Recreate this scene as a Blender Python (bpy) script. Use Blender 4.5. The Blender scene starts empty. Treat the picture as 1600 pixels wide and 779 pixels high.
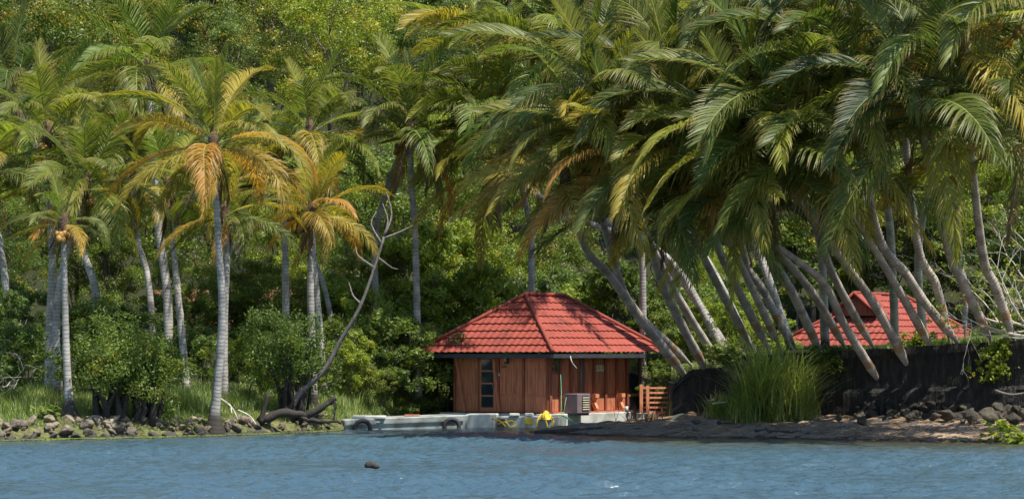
import bpy, bmesh, math, random
import numpy as np
from mathutils import Vector, Matrix, noise

R = math.radians
SC = bpy.context.scene
COL = SC.collection

# ------------------------------------------------------------------ camera, sky, sun, exposure
F = 4000.0            # focal length in photo pixels (photo 1600 px wide)
EYE = 3.0             # eye height above the water
HY = 550.0            # photo row of the horizon
cam_d = bpy.data.cameras.new("camera")
cam = bpy.data.objects.new("camera", cam_d)
COL.objects.link(cam)
cam.location = (0, 0, EYE)
cam.rotation_euler = (R(90), 0, 0)
cam_d.sensor_width = 36
cam_d.lens = 36 * F / 1600
cam_d.shift_y = (HY - 389.5) / 1600
cam_d.clip_start = 0.5
cam_d.clip_end = 3000
SC.camera = cam

SUN = Vector((0.40, -0.33, 1.0)).normalized()
w = bpy.data.worlds.new("World")
SC.world = w
w.use_nodes = True
nt = w.node_tree
bg = nt.nodes["Background"]
sky = nt.nodes.new("ShaderNodeTexSky")
sky.sky_type = 'NISHITA'
sky.sun_disc = False
sky.sun_elevation = math.asin(SUN.z)
sky.sun_rotation = math.atan2(SUN.x, SUN.y)
sky.air_density = 1.0
sky.dust_density = 0.4
sky.ozone_density = 4.0
nt.links.new(sky.outputs[0], bg.inputs[0])
bg.inputs[1].default_value = 0.13
sl = bpy.data.lights.new("sun", 'SUN')
sl.energy = 4.9
sl.angle = R(0.53)
sl.color = (1.0, 0.955, 0.88)
so = bpy.data.objects.new("sun", sl)
so.rotation_euler = SUN.to_track_quat('Z', 'Y').to_euler()
so.location = (30, -20, 60)
COL.objects.link(so)
SC.view_settings.view_transform = 'Standard'
SC.view_settings.look = 'None'
SC.view_settings.exposure = 0.80
SC.view_settings.gamma = 1.0
SC.view_settings.use_curve_mapping = False
SC.render.engine = 'CYCLES'
SC.cycles.max_bounces = 7
SC.cycles.diffuse_bounces = 3
SC.cycles.glossy_bounces = 3
SC.cycles.transmission_bounces = 4
SC.cycles.transparent_max_bounces = 6
SC.cycles.sample_clamp_indirect = 6
SC.cycles.use_denoising = True
SC.cycles.caustics_reflective = False
SC.cycles.caustics_refractive = False

# ------------------------------------------------------------------ helpers
def P(px, py, Y):
    """point at depth Y that the photo shows at pixel px, py"""
    return Vector(((px - 800) * Y / F, Y, EYE + (HY - py) * Y / F))

def mesh_np(name, V, Fc, attrs=None, mats=(), mat_idx=None, smooth=False, uv=None):
    """V (n,3); Fc list of (m,k) int arrays or one array. attrs: per face float arrays"""
    if isinstance(Fc, np.ndarray):
        Fc = [Fc]
    V = np.asarray(V, dtype=np.float32)
    me = bpy.data.meshes.new(name)
    nl = sum(f.size for f in Fc)
    nf = sum(len(f) for f in Fc)
    me.vertices.add(len(V))
    me.vertices.foreach_set("co", V.ravel())
    me.loops.add(nl)
    me.loops.foreach_set("vertex_index", np.concatenate([f.ravel() for f in Fc]).astype(np.int32))
    me.polygons.add(nf)
    tot = np.concatenate([np.full(len(f), f.shape[1]) for f in Fc])
    st = np.concatenate([[0], np.cumsum(tot)[:-1]])
    me.polygons.foreach_set("loop_start", st.astype(np.int32))
    me.polygons.foreach_set("loop_total", tot.astype(np.int32))
    if smooth:
        me.polygons.foreach_set("use_smooth", np.ones(nf, dtype=bool))
    for k, a in (attrs or {}).items():
        at = me.attributes.new(k, 'FLOAT', 'FACE' if len(a) == nf else 'POINT')
        at.data.foreach_set("value", np.asarray(a, dtype=np.float32))
    for m in mats:
        me.materials.append(m)
    if mat_idx is not None:
        me.polygons.foreach_set("material_index", np.asarray(mat_idx, dtype=np.int32))
    me.update()
    me.validate()
    return me

def link(name, me, parent=None):
    o = bpy.data.objects.new(name, me)
    COL.objects.link(o)
    if parent is not None:
        o.parent = parent
    return o

def empty(name, loc=(0, 0, 0), rz=0.0):
    o = bpy.data.objects.new(name, None)
    COL.objects.link(o)
    o.location = loc
    o.rotation_euler = (0, 0, rz)
    o.empty_display_size = 0.3
    return o

def tag(o, label=None, cat=None, group=None, kind=None):
    if label: o["label"] = label
    if cat: o["category"] = cat
    if group: o["group"] = group
    if kind: o["kind"] = kind
    return o

class MB:
    """collects shapes into one mesh"""
    def __init__(s):
        s.v = []; s.f = []; s.uv = []
    def box(s, c, size, M=None):
        x, y, z = [d / 2 for d in size]
        n = len(s.v)
        for i in (-1, 1):
            for j in (-1, 1):
                for k in (-1, 1):
                    p = Vector((c[0] + i * x, c[1] + j * y, c[2] + k * z)) if M is None else M @ Vector((i * x, j * y, k * z)) + Vector(c)
                    s.v.append(p)
        for q in ((0, 1, 3, 2), (4, 6, 7, 5), (0, 4, 5, 1), (2, 3, 7, 6), (0, 2, 6, 4), (1, 5, 7, 3)):
            s.f.append(tuple(n + a for a in q))
        return s
    def bar(s, a, b, w, h, up=(0, 0, 1)):
        a = Vector(a); b = Vector(b)
        d = (b - a); L = d.length; d.normalize()
        u = Vector(up)
        x = d.cross(u)
        if x.length < 1e-4: x = d.cross(Vector((1, 0, 0)))
        x.normalize(); u = x.cross(d)
        M = Matrix((x, d, u)).transposed()
        return s.box((a + b) / 2, (w, L, h), M)
    def tube(s, pts, rad, n=8, caps=True):
        pts = [Vector(p) for p in pts]
        if not hasattr(rad, '__len__'): rad = [rad] * len(pts)
        base = len(s.v)
        ref = None
        for i, p in enumerate(pts):
            t = (pts[min(i + 1, len(pts) - 1)] - pts[max(i - 1, 0)]).normalized()
            if ref is None:
                ref = t.orthogonal().normalized()
            ref = (ref - t * ref.dot(t)).normalized()
            b = t.cross(ref)
            for k in range(n):
                a = 2 * math.pi * k / n
                s.v.append(p + (ref * math.cos(a) + b * math.sin(a)) * rad[i])
        for i in range(len(pts) - 1):
            for k in range(n):
                s.f.append((base + i * n + k, base + i * n + (k + 1) % n, base + (i + 1) * n + (k + 1) % n, base + (i + 1) * n + k))
        if caps:
            s.f.append(tuple(base + k for k in range(n))[::-1])
            s.f.append(tuple(base + (len(pts) - 1) * n + k for k in range(n)))
        return s
    def build(s, name, mat, parent=None, smooth=False, bevel=0.0):
        me = bpy.data.meshes.new(name)
        me.from_pydata([tuple(p) for p in s.v], [], s.f)
        me.materials.append(mat)
        if smooth:
            me.polygons.foreach_set("use_smooth", [True] * len(me.polygons))
        me.update()
        if bevel > 0:
            bm = bmesh.new(); bm.from_mesh(me)
            bmesh.ops.bevel(bm, geom=bm.edges[:], offset=bevel, segments=1, affect='EDGES')
            bm.to_mesh(me); bm.free()
        return link(name, me, parent)

# ------------------------------------------------------------------ materials
def newmat(name):
    m = bpy.data.materials.new(name)
    m.use_nodes = True
    return m, m.node_tree.nodes, m.node_tree.links, m.node_tree.nodes["Principled BSDF"]

def ramp(N, stops):
    r = N.new("ShaderNodeValToRGB")
    e = r.color_ramp.elements
    while len(e) < len(stops): e.new(0.5)
    for i, (p, c) in enumerate(stops):
        e[i].position = p
        e[i].color = (*c, 1) if len(c) == 3 else c
    return r

def mixc(N, L, fac, a, b, mode='MIX'):
    m = N.new("ShaderNodeMix"); m.data_type = 'RGBA'; m.blend_type = mode
    for i, v in ((0, fac), (6, a), (7, b)):
        if hasattr(v, 'is_output'): L.new(v, m.inputs[i])
        elif i == 0: m.inputs[0].default_value = v
        else: m.inputs[i].default_value = (*v, 1)
    return m.outputs[2]

def leaf_mat(name, c0, c1, tip=None, yellow=None, trans=0.35, rough=0.42, objcol=True, spec=0.5):
    """foliage: per leaf variation (attribute r), tint per object"""
    m, N, L, bs = newmat(name)
    at = N.new("ShaderNodeAttribute"); at.attribute_name = 'r'
    rp = ramp(N, [(0, c0), (1, c1)])
    L.new(at.outputs['Fac'], rp.inputs[0])
    col = rp.outputs[0]
    if objcol:
        oi = N.new("ShaderNodeObjectInfo")
        col = mixc(N, L, 1.0, col, oi.outputs['Color'], 'MULTIPLY')
    if yellow is not None:
        ay = N.new("ShaderNodeAttribute"); ay.attribute_name = 'y'
        col = mixc(N, L, ay.outputs['Fac'], col, yellow)
    if tip is not None:
        a2 = N.new("ShaderNodeAttribute"); a2.attribute_name = 's'
        col = mixc(N, L, a2.outputs['Fac'], col, tip)
    L.new(col, bs.inputs['Base Color'])
    bs.inputs['Roughness'].default_value = rough
    bs.inputs['Specular IOR Level'].default_value = spec
    tr = N.new("ShaderNodeBsdfTranslucent")
    tc = mixc(N, L, 1.0, col, (1.5, 1.6, 0.75), 'MULTIPLY')
    L.new(tc, tr.inputs['Color'])
    mx = N.new("ShaderNodeMixShader"); mx.inputs[0].default_value = trans
    L.new(bs.outputs[0], mx.inputs[1]); L.new(tr.outputs[0], mx.inputs[2])
    L.new(mx.outputs[0], N["Material Output"].inputs['Surface'])
    return m

def simple(name, col, rough=0.7, var=0.25, scale=6.0, bump=0.0, bscale=30.0, stretch=(1, 1, 1), spec=0.4, stops=None, metallic=0):
    m, N, L, bs = newmat(name)
    tc = N.new("ShaderNodeTexCoord")
    mp = N.new("ShaderNodeMapping"); mp.inputs['Scale'].default_value = stretch
    L.new(tc.outputs['Object'], mp.inputs[0])
    no = N.new("ShaderNodeTexNoise"); no.inputs['Scale'].default_value = scale; no.inputs['Detail'].default_value = 6
    L.new(mp.outputs[0], no.inputs['Vector'])
    if stops is None:
        stops = [(0.3, tuple(c * (1 - var) for c in col)), (0.7, tuple(min(1, c * (1 + var)) for c in col))]
    rp = ramp(N, stops)
    L.new(no.outputs[0], rp.inputs[0])
    L.new(rp.outputs[0], bs.inputs['Base Color'])
    bs.inputs['Roughness'].default_value = rough
    bs.inputs['Specular IOR Level'].default_value = spec
    bs.inputs['Metallic'].default_value = metallic
    if bump:
        n2 = N.new("ShaderNodeTexNoise"); n2.inputs['Scale'].default_value = bscale; n2.inputs['Detail'].default_value = 8
        L.new(mp.outputs[0], n2.inputs['Vector'])
        b = N.new("ShaderNodeBump"); b.inputs['Strength'].default_value = bump; b.inputs['Distance'].default_value = 0.03
        L.new(n2.outputs[0], b.inputs['Height'])
        L.new(b.outputs[0], bs.inputs['Normal'])
    return m

M = {}
M['frond'] = leaf_mat("palm_leaflet", (0.72, 0.72, 0.72), (1.25, 1.25, 1.25), tip=(0.30, 0.20, 0.07), trans=0.45, rough=0.48, spec=0.4)
M['rachis'] = simple("palm_rachis", (0.20, 0.21, 0.06), 0.6)
M['tree'] = leaf_mat("tree_leaf", (0.050, 0.085, 0.016), (0.150, 0.195, 0.034), yellow=(0.42, 0.29, 0.03), trans=0.36, rough=0.45, spec=0.4)
M['bush'] = leaf_mat("bush_leaf", (0.048, 0.082, 0.020), (0.145, 0.190, 0.040), yellow=(0.34, 0.30, 0.03), trans=0.40, rough=0.5, spec=0.35)
M['grass'] = leaf_mat("grass_blade", (0.11, 0.17, 0.035), (0.29, 0.35, 0.10), yellow=(0.30, 0.25, 0.10), trans=0.35, rough=0.5, objcol=False)
M['reed'] = leaf_mat("reed_blade", (0.10, 0.15, 0.028), (0.34, 0.38, 0.09), yellow=(0.42, 0.36, 0.12), trans=0.4, rough=0.5, objcol=False)
M['bark'] = simple("tree_bark", (0.13, 0.10, 0.075), 0.9, 0.35, 5, 0.8, 18, (3, 3, 0.7))
M['darkbark'] = simple("wet_dark_bark", (0.035, 0.028, 0.022), 0.85, 0.4, 5, 0.8, 14, (3, 3, 0.7))
M['deadwood'] = simple("weathered_grey_wood", (0.15, 0.13, 0.11), 0.85, 0.4, 6, 0.7, 16, (3, 3, 0.7))
M['twig'] = simple("bare_pale_twig", (0.46, 0.41, 0.34), 0.8, 0.25)
M['husk'] = simple("coconut_husk", (0.30, 0.17, 0.04), 0.6, 0.35, 3)
M['fibre'] = simple("palm_fibre", (0.10, 0.06, 0.035), 0.95, 0.5, 9, 0.9, 25)

def trunk_mat(name, base, stain):
    m, N, L, bs = newmat(name)
    uv = N.new("ShaderNodeUVMap"); uv.uv_map = 'UVMap'
    sp = N.new("ShaderNodeSeparateXYZ"); L.new(uv.outputs[0], sp.inputs[0])
    tc = N.new("ShaderNodeTexCoord")
    no = N.new("ShaderNodeTexNoise"); no.inputs['Scale'].default_value = 2.2; no.inputs['Detail'].default_value = 7
    L.new(tc.outputs['Object'], no.inputs['Vector'])
    # ring scars
    ad = N.new("ShaderNodeMath"); ad.operation = 'MULTIPLY_ADD'
    L.new(no.outputs[0], ad.inputs[0]); ad.inputs[1].default_value = 0.22
    L.new(sp.outputs[1], ad.inputs[2])
    mu = N.new("ShaderNodeMath"); mu.operation = 'MULTIPLY'; mu.inputs[1].default_value = 7.0
    L.new(ad.outputs[0], mu.inputs[0])
    fr = N.new("ShaderNodeMath"); fr.operation = 'FRACT'; L.new(mu.outputs[0], fr.inputs[0])
    rr = ramp(N, [(0.0, (0.62, 0.6, 0.58)), (0.2, (1, 1, 1)), (0.7, (0.92, 0.92, 0.92)), (1.0, (0.68, 0.66, 0.64))])
    L.new(fr.outputs[0], rr.inputs[0])
    rp = ramp(N, [(0.28, tuple(c * 0.55 for c in base)), (0.5, base), (0.68, tuple(min(1, c * 1.45) for c in base))])
    L.new(no.outputs[0], rp.inputs[0])
    col = mixc(N, L, 1.0, rp.outputs[0], rr.outputs[0], 'MULTIPLY')
    if stain:
        n3 = N.new("ShaderNodeTexNoise"); n3.inputs['Scale'].default_value = 5
        L.new(tc.outputs['Object'], n3.inputs['Vector'])
        a3 = N.new("ShaderNodeMath"); a3.operation = 'MULTIPLY_ADD'; a3.inputs[1].default_value = 0.35
        L.new(n3.outputs[0], a3.inputs[0]); L.new(sp.outputs[1], a3.inputs[2])
        r3 = ramp(N, [(0.0, (0, 0, 0)), (0.335, (0, 0, 0)), (0.35, (1, 1, 1)), (0.43, (1, 1, 1)), (0.46, (0, 0, 0))])
        d3 = N.new("ShaderNodeMath"); d3.operation = 'DIVIDE'; d3.inputs[1].default_value = 3.6
        L.new(a3.outputs[0], d3.inputs[0]); L.new(d3.outputs[0], r3.inputs[0])
        f3 = N.new("ShaderNodeMath"); f3.operation = 'MULTIPLY'; f3.inputs[1].default_value = 0.7
        L.new(r3.outputs[0], f3.inputs[0])
        col = mixc(N, L, f3.outputs[0], col, (0.26, 0.13, 0.03))
    # dark rooty foot
    r4 = ramp(N, [(0.0, (1, 1, 1)), (0.055, (1, 1, 1)), (0.085, (0, 0, 0))])
    d4 = N.new("ShaderNodeMath"); d4.operation = 'DIVIDE'; d4.inputs[1].default_value = 12
    L.new(ad.outputs[0], d4.inputs[0]); L.new(d4.outputs[0], r4.inputs[0])
    if not stain:
        col = mixc(N, L, r4.outputs[0], col, (0.035, 0.027, 0.02))
    L.new(col, bs.inputs['Base Color'])
    bs.inputs['Roughness'].default_value = 0.85
    b = N.new("ShaderNodeBump"); b.inputs['Strength'].default_value = 0.6; b.inputs['Distance'].default_value = 0.03
    L.new(rr.outputs[0], b.inputs['Height'])
    L.new(b.outputs[0], bs.inputs['Normal'])
    return m
M['trunk_r'] = trunk_mat("ringed_palm_trunk_stained", (0.36, 0.31, 0.26), True)
M['trunk_l'] = trunk_mat("ringed_palm_trunk", (0.33, 0.305, 0.27), False)

# ------------------------------------------------------------------ ground and water
def yw(x): return np.interp(x, [6.0, 7.6, 11.8, 18.7, 40, 90], [102.2, 101.0, 98.2, 94.0, 82, 55])      # face of the retaining wall
def bund(x): return np.interp(x, [6.0, 7.5, 9, 11.8, 13.5, 18.7, 40], [2.25, 2.45, 2.85, 2.98, 3.1, 3.42, 3.5])
def sandfront(x): return np.interp(x, [-1, 1, 3, 6, 10, 17, 60], [99, 96.4, 92.6, 90.3, 88.6, 84.9, 66])
def shore(x): return np.interp(x, [-120, -17.5, -11.5, -8.4, -6.6, -5.6, -3.2, 3, 6, 7, 120], [60, 87.2, 91.8, 95.6, 98.6, 103.4, 112, 113, 112, 104, 100])
def sstep(a, b, v):
    t = np.clip((v - a) / (b - a), 0, 1)
    return t * t * (3 - 2 * t)
def H(x, y):
    x = np.asarray(x, dtype=float); y = np.asarray(y, dtype=float)
    d = y - shore(x)
    main = np.where(d < 0, d * 0.4, 0.72 * (1 - np.exp(-np.maximum(d, 0) / 0.9)) + 0.022 * d)
    s = 0.058 * (y - sandfront(x))
    s = np.minimum(s, 0.24 + 0.5 * sstep(4.6, 8.0, x))
    yb = np.interp(x, [0, 1, 3, 5.5, 6.5], [96.9, 97.2, 100.6, 105.5, 140])
    s = np.where(x < 6.5, np.minimum(s, (yb - y) * 0.3), s)
    s = np.where(x < 0.7, np.minimum(s, -0.5 + (x - 0.0) * 0.7), s)
    h = np.maximum(main, s)
    wy = yw(x)
    b = bund(x) * sstep(wy + 0.12, wy + 0.4, y) 
    back = sstep(wy + 6, wy + 11, y)
    b = b * (1 - back) + 1.1 * back * (b > 0)
    xf = sstep(6.4, 6.7, x)
    h = h * (1 - xf * sstep(wy + 0.1, wy + 0.4, y)) + b * xf * (y > wy)
    hill = 11.5 * sstep(126, 176, y) + 36 * sstep(170, 262, y)
    return np.clip(h + hill, -1.6, 60)

def grid_mesh(name, xs, ys, zf, mats, attrf=None, smooth=True):
    X, Y = np.meshgrid(xs, ys)
    Z = zf(X, Y)
    V = np.stack([X.ravel(), Y.ravel(), Z.ravel()], 1)
    nx, ny = len(xs), len(ys)
    i = (np.arange(ny - 1)[:, None] * nx + np.arange(nx - 1)[None, :]).ravel()
    Fc = np.stack([i, i + 1, i + 1 + nx, i + nx], 1)
    at = attrf(X.ravel(), Y.ravel(), Z.ravel()) if attrf else None
    return mesh_np(name, V, Fc, attrs=at, mats=mats, smooth=smooth)

def ground_material():
    m, N, L, bs = newmat("ground_soil_and_sand")
    tc = N.new("ShaderNodeTexCoord")
    n1 = N.new("ShaderNodeTexNoise"); n1.inputs['Scale'].default_value = 0.9; n1.inputs['Detail'].default_value = 9
    n2 = N.new("ShaderNodeTexNoise"); n2.inputs['Scale'].default_value = 7; n2.inputs['Detail'].default_value = 9
    for n in (n1, n2): L.new(tc.outputs['Object'], n.inputs['Vector'])
    grass = ramp(N, [(0.35, (0.07, 0.055, 0.03)), (0.5, (0.075, 0.10, 0.03)), (0.7, (0.11, 0.16, 0.04))])
    L.new(n2.outputs[0], grass.inputs[0])
    sand = ramp(N, [(0.32, (0.10, 0.066, 0.04)), (0.5, (0.25, 0.172, 0.105)), (0.7, (0.40, 0.29, 0.185))])
    L.new(n1.outputs[0], sand.inputs[0])
    sd2 = ramp(N, [(0.35, (0.55, 0.55, 0.55)), (0.6, (1, 1, 1))])
    L.new(n2.outputs[0], sd2.inputs[0])
    sc = mixc(N, L, 0.8, sand.outputs[0], sd2.outputs[0], 'MULTIPLY')
    at = N.new("ShaderNodeAttribute"); at.attribute_name = 'sand'
    col = mixc(N, L, at.outputs['Fac'], grass.outputs[0], sc)
    aw = N.new('ShaderNodeAttribute'); aw.attribute_name = 'litter'
    col = mixc(N, L, aw.outputs['Fac'], col, (0.030, 0.032, 0.014))
    # wet strip at the waterline
    ge = N.new("ShaderNodeNewGeometry"); sp = N.new("ShaderNodeSeparateXYZ"); L.new(ge.outputs['Position'], sp.inputs[0])
    mr = N.new("ShaderNodeMapRange"); mr.inputs[1].default_value = 0.02; mr.inputs[2].default_value = 0.09
    mr.inputs[3].default_value = 0.35; mr.inputs[4].default_value = 1.0
    L.new(sp.outputs[2], mr.inputs[0])
    wet = N.new("ShaderNodeCombineColor"); 
    for k in range(3): L.new(mr.outputs[0], wet.inputs[k])
    col = mixc(N, L, 1.0, col, wet.outputs[0], 'MULTIPLY')
    L.new(col, bs.inputs['Base Color'])
    bs.inputs['Roughness'].default_value = 0.95; bs.inputs['Specular IOR Level'].default_value = 0.08
    b = N.new("ShaderNodeBump"); b.inputs['Strength'].default_value = 0.9; b.inputs['Distance'].default_value = 0.08
    L.new(n2.outputs[0], b.inputs['Height']); L.new(b.outputs[0], bs.inputs['Normal'])
    return m
M['ground'] = ground_material()
rng = np.random.default_rng(7)
xs = np.concatenate([np.arange(-260, -40, 12.), np.arange(-40, -20, 1.), np.arange(-20, 24, .22), np.arange(24, 48, 1.), np.arange(48, 270, 12.)])
ys = np.concatenate([np.arange(50, 80, 3.), np.arange(80, 116, .22), np.arange(116, 140, 1.5), np.arange(140, 290, 6.), [320, 400, 520, 700, 1000, 1600, 2400]])
def hz(X, Y):
    Z = H(X, Y)
    rough = 0.03 * np.sin(X * 3.1 + Y * 1.7) + 0.025 * np.sin(X * 7.3 - Y * 5.1) + 0.02 * rng.standard_normal(X.shape)
    return Z + rough * (np.abs(Y - 100) < 16)
def ga(X, Y, Z):
    s = ((X > -0.5) & (Y < yw(X) + 0.2)).astype(float)
    d = Y - shore(X)
    s = np.maximum(s, np.where((X < 0) & (d < 1.4), 0.22, 0))
    return {'sand': s, 'litter': sstep(104, 110, Y) * (X < 6.3) + sstep(112, 116, Y) * (X >= 6.3)}
tag(link("ground", grid_mesh("ground", xs, ys, hz, [M['ground']], ga)), kind='structure')

def water_material():
    m, N, L, bs = newmat("river_water")
    aw = N.new('ShaderNodeAttribute'); aw.attribute_name = 'shallow_reflection'
    L.new(mixc(N, L, aw.outputs['Fac'], (0.044, 0.082, 0.104), (0.050, 0.046, 0.018)), bs.inputs['Base Color'])  # olive band: shallow bottom, plus dark wall and tree reflection painted into the colour
    bs.inputs['Roughness'].default_value = 0.06
    bs.inputs['IOR'].default_value = 1.333
    bs.inputs['Specular IOR Level'].default_value = 0.5
    tc = N.new("ShaderNodeTexCoord")
    mp = N.new("ShaderNodeMapping"); mp.inputs['Scale'].default_value = (1, 1.6, 1)
    L.new(tc.outputs['Object'], mp.inputs[0])
    n = N.new("ShaderNodeTexNoise"); n.inputs['Scale'].default_value = 9.0; n.inputs['Detail'].default_value = 6
    L.new(mp.outputs[0], n.inputs['Vector'])
    b = N.new("ShaderNodeBump"); b.inputs['Strength'].default_value = 0.9; b.inputs['Distance'].default_value = 0.05
    L.new(n.outputs[0], b.inputs['Height']); L.new(b.outputs[0], bs.inputs['Normal'])
    return m
M['water'] = water_material()
wr = np.random.default_rng(3)
WAVES = []
for i in range(70):
    lam = 0.26 * (10 ** (wr.random() * 0.80))
    th = math.radians(wr.normal(90, 30))
    k = 2 * math.pi / lam
    WAVES.append((k * math.cos(th), k * math.sin(th), wr.random() * 6.28, 0.0092 * lam ** 0.92))
def wz(X, Y):
    Z = np.zeros_like(X)
    for kx, ky, ph, a in WAVES:
        s = np.sin(kx * X + ky * Y + ph)
        Z += a * (1 - 2 * np.abs(s)) * 0.5 + a * s * 0.9
    dd_ = np.minimum(sandfront(X), shore(X)) - Y
    calm = 0.13 + 0.87 * sstep(0.0, 8.0 + 7.0 * sstep(0, 6, X), dd_)
    gust = 0.85 + 0.5 * np.sin(X * 0.21 + Y * 0.13) * np.sin(Y * 0.33 - X * 0.05 + 1)
    return Z * calm * gust
wx = np.arange(-24, 26, 0.10); wy_ = np.concatenate([np.arange(44, 90, 0.085), np.arange(90, 116, 0.14)])
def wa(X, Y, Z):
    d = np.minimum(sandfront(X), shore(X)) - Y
    return {'shallow_reflection': 0.9 * (1 - sstep(0.3, 4.5 + 8.0 * sstep(1, 6, X), d + 0.7 * np.sin(X * .9) + .4 * np.sin(X * 2.3 + Y))) * (0.25 + 0.75 * sstep(-2, 3, X))}
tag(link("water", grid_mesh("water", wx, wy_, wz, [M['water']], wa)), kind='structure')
# calm outer sheets of the river around the detailed part
o = MB()
def flat(x0, x1, y0, y1):
    n = len(o.v)
    o.v += [Vector((x0, y0, 0)), Vector((x1, y0, 0)), Vector((x1, y1, 0)), Vector((x0, y1, 0))]
    o.f.append((n, n + 1, n + 2, n + 3))
flat(-900, 900, -900, 44); flat(-900, -24, 44, 118); flat(25.9, 900, 44, 118)
tag(o.build("river", M['water']), kind='structure')

# ------------------------------------------------------------------ leaves
def leaves(centres, radii, n_per, size, rs, up=0.4, yel=0.0, squash=1.0, slim=0.42, clump_var=0.35, flowers=0.0):
    """folded diamond leaves scattered in clumps"""
    C = np.repeat(np.asarray(centres), n_per, axis=0)
    Rd = np.repeat(np.asarray(radii), n_per)
    n = len(C)
    d = rs.standard_normal((n, 3)); d /= np.linalg.norm(d, axis=1)[:, None]
    rr = rs.random(n) ** 0.45
    pos = C + d * (Rd * rr)[:, None] * np.array([1, 1, squash])
    nor = d * 0.8 + rs.standard_normal((n, 3)) * 0.75 + np.array([0, 0, up])
    nor /= np.linalg.norm(nor, axis=1)[:, None]
    ax = np.cross(nor, rs.standard_normal((n, 3))); ax[:, 2] -= 0.25
    ax -= nor * np.sum(ax * nor, 1)[:, None]
    ax /= np.linalg.norm(ax, axis=1)[:, None]
    bx = np.cross(nor, ax)
    sz = size * (0.6 + 0.8 * rs.random(n))[:, None]
    a = pos - ax * sz * 0.5
    b = pos + bx * sz * slim * 0.5 - nor * sz * 0.08
    c = pos + ax * sz * 0.5 - nor * sz * 0.12
    e = pos - bx * sz * slim * 0.5 - nor * sz * 0.08
    V = np.stack([a, b, c, e], 1).reshape(-1, 3)
    Fc = np.arange(n * 4).reshape(n, 4)
    cv = np.repeat(rs.random(len(centres)), n_per)
    r = np.clip(rs.random(n) * (1 - clump_var) + cv * clump_var * 1.0, 0, 1)
    yc = np.repeat((rs.random(len(centres)) < yel).astype(float), n_per)
    y = np.clip(yc * (rs.random(n) < 0.5) * (0.4 + 0.6 * rs.random(n)), 0, 1)
    if flowers: y = np.maximum(y, (rs.random(n) < flowers) * 0.9)
    return V, Fc, r, y

def limb(mb, a, b, r0, r1, rs, k=4, wob=0.06, n=6):
    a = Vector(a); b = Vector(b); L = (b - a).length
    pts = []
    for i in range(k + 1):
        t = i / k
        j = Vector(rs.standard_normal(3)) * wob * L * math.sin(math.pi * t)
        pts.append(a.lerp(b, t) + Vector((0, 0, 0.08 * L * math.sin(math.pi * t))) + j)
    mb.tube(pts, [r0 + (r1 - r0) * i / k for i in range(k + 1)], n)
    return pts

def tree_proto(seed, Ht, rad, leaf, kind='tree', n_clump=150, n_per=85, trunk_h=0.35, trunk_r=0.2, yel=0.1, flowers=0.0, lobes=9):
    """returns (trunk mesh, crown mesh)"""
    rs = np.random.default_rng(seed)
    base_z = Ht * trunk_h
    lc = []
    for i in range(lobes):
        t = (i + 0.5) / lobes
        z = base_z + (Ht - base_z) * (0.12 + 0.72 * t) 
        rr = rad * (1.0 - 0.75 * abs(t - 0.35)) * (0.35 + 0.5 * rs.random())
        a = i * 2.399 + rs.random() * 0.8
        lc.append((rr * math.cos(a), rr * math.sin(a), z, rad * (0.34 + 0.22 * rs.random())))
    lc.append((0, 0, Ht - rad * 0.45, rad * 0.42))
    cen = []; crad = []
    per = n_clump // len(lc)
    for (x, y, z, r) in lc:
        for k in range(per):
            d = rs.standard_normal(3); d /= np.linalg.norm(d)
            if d[2] < -0.35: d[2] *= -0.6
            q = r * (0.75 + 0.35 * rs.random())
            cen.append((x + d[0] * q, y + d[1] * q, z + d[2] * q * 0.85))
            crad.append(rad * (0.10 + 0.09 * rs.random()))
    V, Fc, r, y = leaves(np.array(cen), np.array(crad), n_per, leaf, rs, yel=yel, flowers=flowers, squash=0.75)
    crown = mesh_np("crown", V, Fc, {'r': r, 'y': y}, [M[kind]])
    mb = MB()
    top = Vector((0, 0, base_z + (Ht - base_z) * 0.55))
    tp = limb(mb, (0, 0, -0.4), top, trunk_r, trunk_r * 0.4, rs, 6, 0.02, 8)
    for (x, y_, z, r_) in lc:
        s = tp[2 + int(rs.integers(0, 4))]
        p = limb(mb, s, (x, y_, z), trunk_r * 0.38, trunk_r * 0.1, rs, 4, 0.06, 5)
        for k in range(4):
            d = rs.standard_normal(3); d /= np.linalg.norm(d)
            limb(mb, p[3], (x + d[0] * r_, y_ + d[1] * r_, z + abs(d[2]) * r_), trunk_r * 0.1, 0.012, rs, 3, 0.08, 4)
    to = bpy.data.meshes.new("trunk"); to.from_pydata([tuple(p) for p in mb.v], [], mb.f); to.materials.append(M['bark'])
    to.polygons.foreach_set("use_smooth", [True] * len(to.polygons))
    return to, crown

def place_tree(proto, name, x, y, scale, rz, color, label, cat, group, parts=('trunk', 'crown'), sz=None, sink=0.0):
    e = empty(name, (x, y, float(H(x, y)) - sink), rz)
    e.scale = (scale, scale, sz or scale)
    a = link(parts[0], proto[0], e)
    b = link(parts[1], proto[1], e)
    b.color = (*color, 1)
    tag(e, label, cat, group)
    return e

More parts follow.
